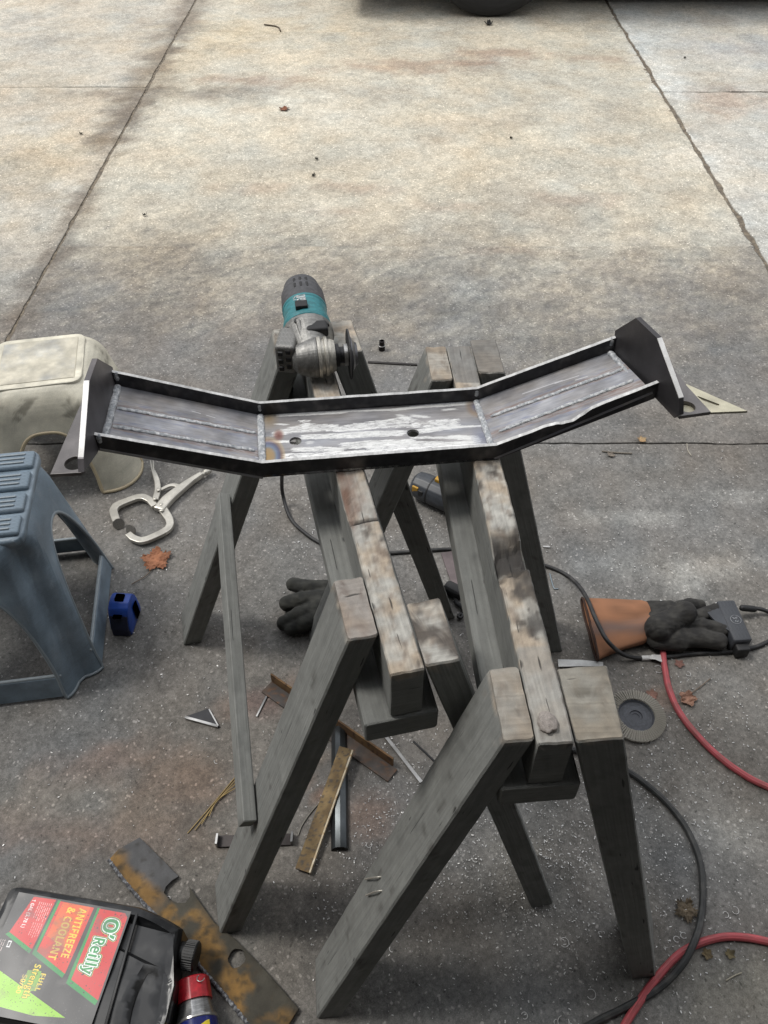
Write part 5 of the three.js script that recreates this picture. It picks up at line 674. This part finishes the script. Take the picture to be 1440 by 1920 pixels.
  { const z = (x, y) => at(720 + x / 5.645, 840 + y / 5.645, 0.008), p = [[800, 1560], [760, 1590], [770, 1640], [820, 1680], [850, 1720]].map((q) => z(...q)), g = thing('rubber_strap', 'looped black rubber strap with a hook beside the far right leg of the left sawhorse', 'strap', p[2].clone().setY(0)); part('loop', capped(p, 0.0055, 40, 9), M.blackRubber, g); part('hook', capped([[790, 1770], [815, 1755], [830, 1775], [805, 1800], [788, 1785]].map((q) => z(...q)), 0.004, 30, 8), M.black, g); part('grip', creased(new RoundedBoxGeometry(0.05, 0.03, 0.03, 3, 0.01), 0.8).rotateY(-0.6).translate(z(740, 1530).x, 0.016, z(740, 1530).z), M.blackRubber, g); }
}

// ---------------------------------------------------------------- antifreeze jug
{
  const H = 0.108, O = at(45, 1660, 0.11), B = at(264, 1698, 0.11), a = V(B.x - O.x, 0, B.z - O.z).normalize(), c = V(-a.z, 0, a.x); if (c.z < 0) c.negate();
  const P = (u, v, y) => O.clone().addScaledVector(a, u).addScaledVector(c, v).setY(y), g = thing('antifreeze_jug', 'black antifreeze jug lying on its back with a red and green label', 'jug', P(0.1, 0.09, 0)), bm = vc({ roughness: 0.3 });
  const s = new THREE.Shape(); s.moveTo(-0.028, 0.02); s.quadraticCurveTo(-0.03, 0.0, -0.008, -0.002); s.lineTo(0.20, -0.002); s.quadraticCurveTo(0.245, 0.004, 0.278, 0.016); s.lineTo(0.284, 0.07); s.quadraticCurveTo(0.287, 0.083, 0.294, 0.096); s.lineTo(0.30, 0.15); s.quadraticCurveTo(0.298, 0.185, 0.27, 0.192); s.lineTo(-0.01, 0.192); s.quadraticCurveTo(-0.028, 0.192, -0.029, 0.17); s.closePath();
  const h = new THREE.Path(); h.moveTo(0.252, 0.096); h.quadraticCurveTo(0.272, 0.095, 0.278, 0.106); h.lineTo(0.281, 0.148); h.quadraticCurveTo(0.28, 0.168, 0.262, 0.168); h.lineTo(0.25, 0.164); h.quadraticCurveTo(0.242, 0.13, 0.252, 0.096); s.holes.push(h);
  const body = plate(s, P(0, 0, 0), a, c, V(0, 1, 0), H, 0.016, 14), jd = (p) => { const n = fbm(p.x * 20, p.y * 20, p.z * 20, 4), m = fbm(p.x * 70, p.y * 70, p.z * 70, 3); return mix3([0.013, 0.0135, 0.015], [0.06, 0.059, 0.058], smooth(0.1, 0.34, n + 0.4 * m)); };
  moveVerts(body, (p) => { const u = p.clone().sub(O).dot(a); if (u > 0.205) p.y = 0.054 + (p.y - 0.054) * mix(1, 0.68, smooth(0.205, 0.285, u)); });
  part('body', paintVerts(creased(subdivide(body, 0.012), 0.6), jd), bm, g);
  const ridge = bar(P(0.203, 0.012, 0.1065), P(0.215, 0.185, 0.1065), 0.005, 0.005, { ch: 0.001 }); part('shoulder_ridge', ridge, flat(0.03, 0.03, 0.032, 0.5), g);
  const neck = P(0.27, 0.046, 0.054), ax = new THREE.Quaternion().setFromUnitVectors(V(0, 1, 0), a), lat = (pts, n = 40) => creased(new THREE.LatheGeometry(pts.map((p) => new THREE.Vector2(...p)), n), 0.4).applyQuaternion(ax).translate(neck.x, neck.y, neck.z);
  part('neck', lat([[0.019, 0], [0.019, 0.022], [0.016, 0.024]]), flat(0.014, 0.014, 0.015, 0.5), g);
  const cp = part('cap', lat([[0.0195, 0.016], [0.0225, 0.017], [0.0225, 0.036], [0.021, 0.038], [0.001, 0.0385]]), flat(0.012, 0.012, 0.013, 0.5), g); const kn = []; for (let k = 0; k < 36; k++) { const t = k / 36 * Math.PI * 2; kn.push(new THREE.BoxGeometry(0.0016, 0.017, 0.0016).translate(Math.cos(t) * 0.0227, 0.027, Math.sin(t) * 0.0227)); } const kg = merge(kn).applyQuaternion(ax).translate(...neck.clone().sub(worldOf(cp)).toArray()); local('grip_ribs', kg, flat(0.012, 0.012, 0.013, 0.5), cp).userData.kind = 'stuff';
  // printed label
  const U0 = -0.004, U1 = 0.193, V0 = 0.011, V1 = 0.187, W = 1024, Hc = Math.round(W * (U1 - U0) / (V1 - V0)), cv = document.createElement('canvas'); cv.width = W; cv.height = Hc; const x = cv.getContext('2d'), X = (v) => (v / 1000 - V0) / (V1 - V0) * W, Y = (u) => (U1 - u / 1000) / (U1 - U0) * Hc;
  x.fillStyle = 'rgb(46,46,48)'; x.fillRect(0, 0, W, Hc);
  const pg = (pts, f) => { x.fillStyle = f; x.beginPath(); pts.forEach(([u, v], i) => i ? x.lineTo(X(v), Y(u)) : x.moveTo(X(v), Y(u))); x.closePath(); x.fill(); };
  const red = 'rgb(206,36,38)', green = 'rgb(24,140,66)', rr = (u0, v0, u1, v1, f) => pg([[u0, v0], [u1, v0], [u1, v1], [u0, v1]], f);
  pg([[136, 14], [131, 128], [188, 150], [190, 143], [137, 122], [141, 14]], green); pg([[140, 15], [184, 15], [190, 21], [190, 143], [137, 122]], red);
  pg([[66, 13], [60, 97], [122, 122], [124, 115], [65, 91], [71, 13]], green); pg([[71, 14], [130, 15], [124, 116], [66, 92]], 'rgb(212,50,32)');
  const gr = x.createLinearGradient(0, Y(130), 0, Y(70)); pg([[76, 15], [124, 15], [119, 84], [72, 68]], 'rgb(226,92,30)');
  pg([[24, 14], [63, 13], [57, 91], [9, 72]], red); pg([[9, 72], [57, 91], [55, 97], [4, 76]], green); x.fillStyle = 'rgb(46,46,48)';
  pg([[-4, 118], [22, 128], [150, 173], [100, 178], [-4, 172]], 'rgb(146,204,46)');
  const text = (str, u, v, size, color, font = 'bold', o2 = {}) => { x.save(); x.translate(X(v), Y(u)); if (o2.sx) x.scale(o2.sx, 1); x.font = `${font} ${size}px sans-serif`; x.textAlign = o2.align ?? 'left'; x.textBaseline = 'middle'; if (o2.stroke) { x.lineJoin = 'round'; for (const [w2, c2] of o2.stroke) { x.lineWidth = w2; x.strokeStyle = c2; x.strokeText(str, 0, 0); } } x.fillStyle = color; x.fillText(str, 0, 0); x.restore(); };
  text('O\u2019', 168, 25, 200, 'rgb(40,150,80)', 'bold', { stroke: [[44, 'rgb(196,190,120)'], [34, 'rgb(20,100,50)'], [20, 'rgb(240,244,240)']], sx: 0.95 }); text('Reilly', 158, 56, 150, 'rgb(40,150,80)', 'bold', { stroke: [[44, 'rgb(196,190,120)'], [34, 'rgb(20,100,50)'], [20, 'rgb(240,244,240)']], sx: 0.8 });
  text('ANTIFREEZE', 113, 19, 106, 'rgb(245,200,50)', 'bold', { sx: 0.72 }); text('& COOLANT', 94, 20, 106, 'rgb(245,200,50)', 'bold', { sx: 0.78 });
  for (let k = 0; k < 3; k++) text('ethylene glycol base', 80 - k * 0, 22, 0.1, 'rgba(0,0,0,0)');
  const lines = (u0, n, du, v0, v1, size) => { for (let k = 0; k < n; k++) { let v = v0; while (v < v1) { const w2 = 2 + 5 * rnd(); x.fillStyle = 'rgba(240,220,214,0.85)'; x.fillRect(X(v), Y(u0 - k * du) - size / 2, X(v + w2) - X(v), size * (0.6 + 0.4 * rnd())); v += w2 + 1.2; } } };
  lines(58, 7, 3.4, 20, 46, 7); lines(56, 5, 3.6, 52, 72, 5); text('1 GAL (3.78 L)', 27, 18, 48, 'rgb(244,232,228)', 'bold', { sx: 0.85 });
  x.strokeStyle = 'rgb(170,200,120)'; x.lineWidth = 7; x.beginPath(); x.arc(X(133), Y(77), 84, 0, 7); x.stroke(); pg([[86, 118], [90, 146], [66, 148], [64, 120]], 'rgb(120,172,60)'); text('FULL', 91, 133, 66, 'rgb(236,206,60)', 'bold', { align: 'center' }); text('Strength', 77, 134, 86, 'rgb(240,210,50)', 'bold', { align: 'center', sx: 0.8, stroke: [[8, 'rgb(60,90,20)']] }); text('50/50', 63, 140, 60, 'rgb(236,206,60)', 'bold', { align: 'center' });
  rr(14, 84, 20, 94, 'rgb(220,220,220)'); rr(15.5, 86, 18.5, 92, 'rgb(50,50,52)'); lines(8, 3, 3.5, 84, 112, 6);
  for (let k = 0; k < 700; k++) { x.globalAlpha = 0.5 + 0.4 * rnd(); const t = fbm(k * 0.37, 2, 5, 2); x.fillStyle = rnd() < 0.6 ? 'rgb(40,34,30)' : 'rgb(96,94,92)'; x.beginPath(); x.ellipse(rnd() * W, rnd() * Hc, 2 + 9 * rnd() ** 3, 2 + 6 * rnd() ** 3, rnd() * 3, 0, 7); x.fill(); } x.globalAlpha = 1;
  const im = x.getImageData(0, 0, W, Hc); for (let j = 0; j < Hc; j++) for (let i = 0; i < W; i++) { const k = (j * W + i) * 4, d = smooth(0.03, 0.24, wfbm(i / W, j / Hc, 6, 5)) * 0.42, e = 14 * (rnd() - 0.5); for (let q = 0; q < 3; q++) im.data[k + q] = clamp(mix(im.data[k + q], [112, 108, 104][q], d) + e, 0, 255); } x.putImageData(im, 0, 0);
  const lt = new THREE.CanvasTexture(cv); lt.colorSpace = THREE.SRGBColorSpace; lt.magFilter = THREE.LinearFilter;
  const lg = new THREE.PlaneGeometry(1, 1, 20, 20), lp = lg.attributes.position, lu = lg.attributes.uv; for (let i = 0; i < lp.count; i++) { const q = P(mix(U0, U1, lu.getY(i)), mix(V0, V1, lu.getX(i)), H + 0.0005 + 0.0004 * noise(lu.getX(i) * 5, lu.getY(i) * 5, 1)); lp.setXYZ(i, q.x, q.y, q.z); } lg.computeVertexNormals();
  part('label', lg, new THREE.MeshPhysicalMaterial({ map: lt, roughness: 0.4, clearcoat: 0.5, clearcoatRoughness: 0.25, side: THREE.DoubleSide }), g);
}
{ // spray can on its side
  const a = at(361, 1838, 0.032), b = at(368, 1905, 0.032), d = V(b.x - a.x, 0, b.z - a.z).normalize(), q = new THREE.Quaternion().setFromUnitVectors(V(0, 1, 0), d), g = thing('spray_can', 'blue and yellow spray can with red cap lying beside the jug', 'spray can', V(b.x, 0, b.z)), O = V(a.x, 0.033, a.z), lat = (pts) => creased(new THREE.LatheGeometry(pts.map((p) => new THREE.Vector2(...p)), 48), 0.5).applyQuaternion(q).translate(O.x, O.y, O.z);
  part('cap', lat([[0.001, -0.001], [0.0255, 0], [0.027, 0.002], [0.0285, 0.034], [0.026, 0.034], [0.0255, 0.004]]), flat(0.55, 0.018, 0.03, 0.35), g);
  part('dome', lat([[0.024, 0.03], [0.0262, 0.036], [0.0275, 0.044], [0.0305, 0.055], [0.0322, 0.0595]]), flat(0.55, 0.55, 0.55, 0.3, 0.9), g); part('seam_ring', lat([[0.0315, 0.0585], [0.0336, 0.0595], [0.0336, 0.0625], [0.0325, 0.0635]]), M.bright, g);
  part('can', lat([[0.0322, 0.0632], [0.033, 0.066], [0.033, 0.24], [0.031, 0.243], [0.0, 0.24]]), flat(0.012, 0.02, 0.16, 0.3), g);
  const yg = new THREE.CylinderGeometry(0.0333, 0.0333, 0.11, 40, 1, true, 2.2, 1.9).applyQuaternion(q).translate(O.x + d.x * 0.128, O.y, O.z + d.z * 0.128); const r0 = new THREE.CylinderGeometry(0.0333, 0.0333, 0.11, 40, 6, true, 0, Math.PI * 2);
  const up = V(0, 1, 0), ss = d.clone().cross(up), sh = []; for (let i = 0; i <= 24; i++) for (let j = 0; j <= 6; j++) { const t = mix(-0.75, 0.75, i / 24), z = mix(0.074 + 0.004 * Math.cos(t * 4), 0.19, j / 6); sh.push(O.clone().addScaledVector(d, z).addScaledVector(up, Math.cos(t) * 0.0333).addScaledVector(ss, Math.sin(t) * 0.0333)); } const sg = new THREE.BufferGeometry(), si = []; for (let i = 0; i < 24; i++) for (let j = 0; j < 6; j++) { const k = i * 7 + j; si.push(k, k + 7, k + 8, k, k + 8, k + 1); } sg.setAttribute('position', new THREE.Float32BufferAttribute(sh.flatMap((p) => p.toArray()), 3)); sg.setIndex(si); sg.computeVertexNormals();
  part('label_shield', sg, flat(0.75, 0.6, 0.03, 0.35, 0, { side: THREE.DoubleSide }), g);
  const ring = at(376, 1833, 0.06); part('nozzle_straw_clip', new THREE.TorusGeometry(0.006, 0.0009, 6, 24, 4).rotateX(1.2).translate(ring.x, 0.058, ring.z), M.bright, g);
}

// ---------------------------------------------------------------- leaves, twigs, chips
function leafGeo(cx, cy, size, turn, curl, H = 0.002) {
  const c = at(cx, cy), s = new THREE.Shape(), N = 60; for (let i = 0; i < N; i++) { const t = i / N * Math.PI * 2, lobes = 0.62 + 0.3 * Math.abs(Math.cos(t * 2.5)) ** 1.6 + 0.09 * Math.sin(t * 23 + cx) + 0.06 * Math.sin(t * 37), r = size * lobes * (0.9 + 0.15 * noise(t * 2, cx, 1)); i ? s.lineTo(Math.cos(t) * r, Math.sin(t) * r) : s.moveTo(r, 0); }
  const g = subdivide(new THREE.ShapeGeometry(s, 4).rotateX(-Math.PI / 2), size / 6); moveVerts(g, (v) => { v.y += H + curl * Math.abs(fbm(v.x * 50 + cx, 1, v.z * 50, 3)) * 2 + curl * 0.5 * (v.x * v.x + v.z * v.z) / (size * size); }); return g.rotateY(turn).translate(c.x, 0, c.z);
}
{
  const lm = vc({ roughness: 0.85, side: THREE.DoubleSide }), tone = (a, b) => (p) => mix3(a, b, smooth(-0.2, 0.3, fbm(p.x * 60, p.y * 60, p.z * 60, 3)));
  const leaf = (x, y, size, turn, curl, a, b, label, stem) => { const o = at(x, y), g = thing('dry_leaf', label, 'leaf', V(o.x, 0, o.z)); part('blade', paintVerts(leafGeo(x, y, size, turn, curl), tone(a, b)), lm, g); if (stem) part('stem', capped(G(stem, 0.004), 0.0011, 24, 6), flat(0.2, 0.15, 0.11, 0.8), g); };
  leaf(294, 1051, 0.046, 0.5, 0.011, [0.40, 0.17, 0.085], [0.30, 0.12, 0.06], 'reddish brown maple leaf with a long stem near the tape measure', [[285, 1068], [270, 1082], [256, 1090], [247, 1095]]);
  leaf(1288, 1312, 0.024, 1.2, 0.012, [0.34, 0.19, 0.13], [0.25, 0.13, 0.09], 'crumbled pinkish brown leaf beside the red cable with its stalk', [[1296, 1300], [1315, 1286], [1332, 1272]]);
  leaf(1285, 1708, 0.026, 2.2, 0.01, [0.17, 0.13, 0.085], [0.11, 0.085, 0.055], 'dull brown leaf inside the curve of the grey cord');
  leaf(533, 206, 0.032, 0.2, 0.012, [0.30, 0.12, 0.06], [0.18, 0.08, 0.05], 'small reddish leaf alone on the bright driveway slab');
  leaf(1273, 1246, 0.014, 0.8, 0.004, [0.2, 0.1, 0.08], [0.15, 0.08, 0.06], 'tiny dark red leaf fragment under the brown cuffed glove');
  leaf(1222, 1303, 0.016, 0.1, 0.003, [0.26, 0.13, 0.10], [0.2, 0.11, 0.08], 'faded leaf fragment above the flap disc');
  leaf(1203, 826, 0.016, 0.4, 0.008, [0.42, 0.3, 0.16], [0.35, 0.22, 0.11], 'small tan leaf lying on the slab joint below the right end plate');
  leaf(1145, 855, 0.014, 1.0, 0.007, [0.2, 0.17, 0.14], [0.16, 0.13, 0.1], 'small dark brown leaf just below the slab joint');
  leaf(1325, 1790, 0.012, 1.9, 0.005, [0.16, 0.12, 0.06], [0.12, 0.09, 0.05], 'narrow brown leaf scrap under the red cable loop');
  leaf(1368, 1790, 0.011, 0.5, 0.005, [0.15, 0.12, 0.06], [0.11, 0.09, 0.05], 'brown leaf scrap right of the narrow one under the cable loop');
  leaf(916, 47, 0.03, 0.5, 0.03, [0.05, 0.045, 0.04], [0.03, 0.03, 0.03], 'dark curled leaf in front of the car tyre');
  for (const [x, y, label] of [[594, 300, 'dark crumb on the slab above the grinder'], [958, 260, 'dark crumb near the middle of the bright slab'], [588, 331, 'dark speck just below a larger crumb on the bright slab'], [272, 405, 'dark crumb near the left slab joint'], [152, 252, 'dark crumb on the left slab'], [1284, 110, 'dark crumb on the right slab']]) leaf(x, y, 0.011, x, 0.012, [0.05, 0.045, 0.035], [0.03, 0.028, 0.022], label);
  const tw = (pts, r, c, label) => single('twig', capped(G(pts, r + 0.001), r, 20, 6), flat(...c, 0.8), label, 'twig', at(...pts[0]));
  tw([[1130, 846], [1160, 849], [1184, 850]], 0.0022, [0.25, 0.22, 0.18], 'short grey twig below the slab joint on the right'); tw([[1288, 832], [1290, 845], [1296, 854]], 0.0012, [0.5, 0.46, 0.38], 'thin pale curved stalk below the slab joint on the right');
  tw([[1362, 1838], [1378, 1829], [1390, 1824]], 0.0012, [0.5, 0.46, 0.36], 'pale straight stalk near the bottom right corner'); tw([[496, 46], [520, 50], [526, 58]], 0.004, [0.12, 0.09, 0.06], 'thin dark twig on the far slab left of the car');
}
// ---------------------------------------------------------------- grinding swarf and grit
{
  const mat = flat(0.85, 0.845, 0.83, 0.4, 0.25), dm = new THREE.Object3D(); dm.rotation.order = 'YXZ';
  const zones = [[760, 1560, 120, 130, 620], [960, 1610, 110, 130, 560], [1110, 1560, 160, 150, 560], [1290, 1600, 150, 220, 460], [1050, 1800, 220, 120, 300], [1300, 1330, 150, 130, 260], [800, 960, 80, 70, 160], [560, 1000, 60, 80, 90], [1230, 1000, 200, 130, 300], [230, 1300, 220, 260, 200], [700, 1250, 80, 160, 150], [860, 700, 160, 120, 200], [420, 620, 260, 110, 260], [1150, 620, 260, 120, 200], [640, 1700, 120, 120, 90], [350, 1150, 90, 120, 100], [900, 1250, 60, 150, 140]];
  const spots = []; for (const [cx, cy, rx, ry, n] of zones) for (let k = 0; k < n * 1.7; k++) { const t = rnd() * 6.283, q = Math.sqrt(-2 * Math.log(1 - rnd() * 0.95)) * 0.75; spots.push(at(cx + Math.cos(t) * q * rx, cy + Math.sin(t) * q * ry)); }
  const fill = (list, geo, sMin, sMax, name, label, cat, m) => { const im = new THREE.InstancedMesh(geo, m, list.length); list.forEach((p, i) => { const s = mix(sMin, sMax, rnd() ** 2.2); dm.position.set(p.x, 0.0016 + 0.001 * rnd(), p.z); dm.rotation.set((rnd() - 0.5) * 0.7, rnd() * 6.28, (rnd() - 0.5) * 0.7); dm.scale.set(s * (0.7 + 0.6 * rnd()), s, s); dm.updateMatrix(); im.setMatrixAt(i, dm.matrix); }); im.name = numbered(name); im.castShadow = im.receiveShadow = true; tag(im, label, cat, null, 'stuff'); scene.add(im); };
  fill(spots.filter((_, i) => i % 23 < 1), new THREE.TorusGeometry(0.0026, 0.0004, 4, 8, 2.6).rotateX(Math.PI / 2), 0.5, 1.7, 'metal_shavings', 'bright curled metal shavings scattered over the concrete around the sawhorses', 'metal shavings', mat);
  fill(spots.filter((_, i) => i % 23 > 0), new THREE.BoxGeometry(0.0026, 0.0008, 0.0011), 0.35, 1.5, 'metal_chips', 'tiny bright metal chips scattered over the concrete around the sawhorses', 'metal chips', mat);
  for (const [x, y, r] of [[1058, 1768, 0.0075], [1108, 1865, 0.0075], [1378, 1708, 0.006], [1360, 1716, 0.005], [1056, 1917, 0.009], [1281, 1755, 0.005], [1268, 1762, 0.005], [692, 1585, 0.005], [1196, 909, 0.006], [1340, 948, 0.006], [1290, 1265, 0.005], [1234, 1256, 0.009], [983, 1905, 0.005]]) { const p = at(x, y); single('steel_curl', new THREE.TorusGeometry(r, 0.00055, 6, 26, 4.9).rotateX(Math.PI / 2).rotateZ(0.15).rotateY(x).translate(p.x, 0.003, p.z), mat, 'loose bright ring of curled steel swarf on the concrete', 'steel curl', p, 'larger curls of steel swarf'); }
}

renderer.render(scene, camera);
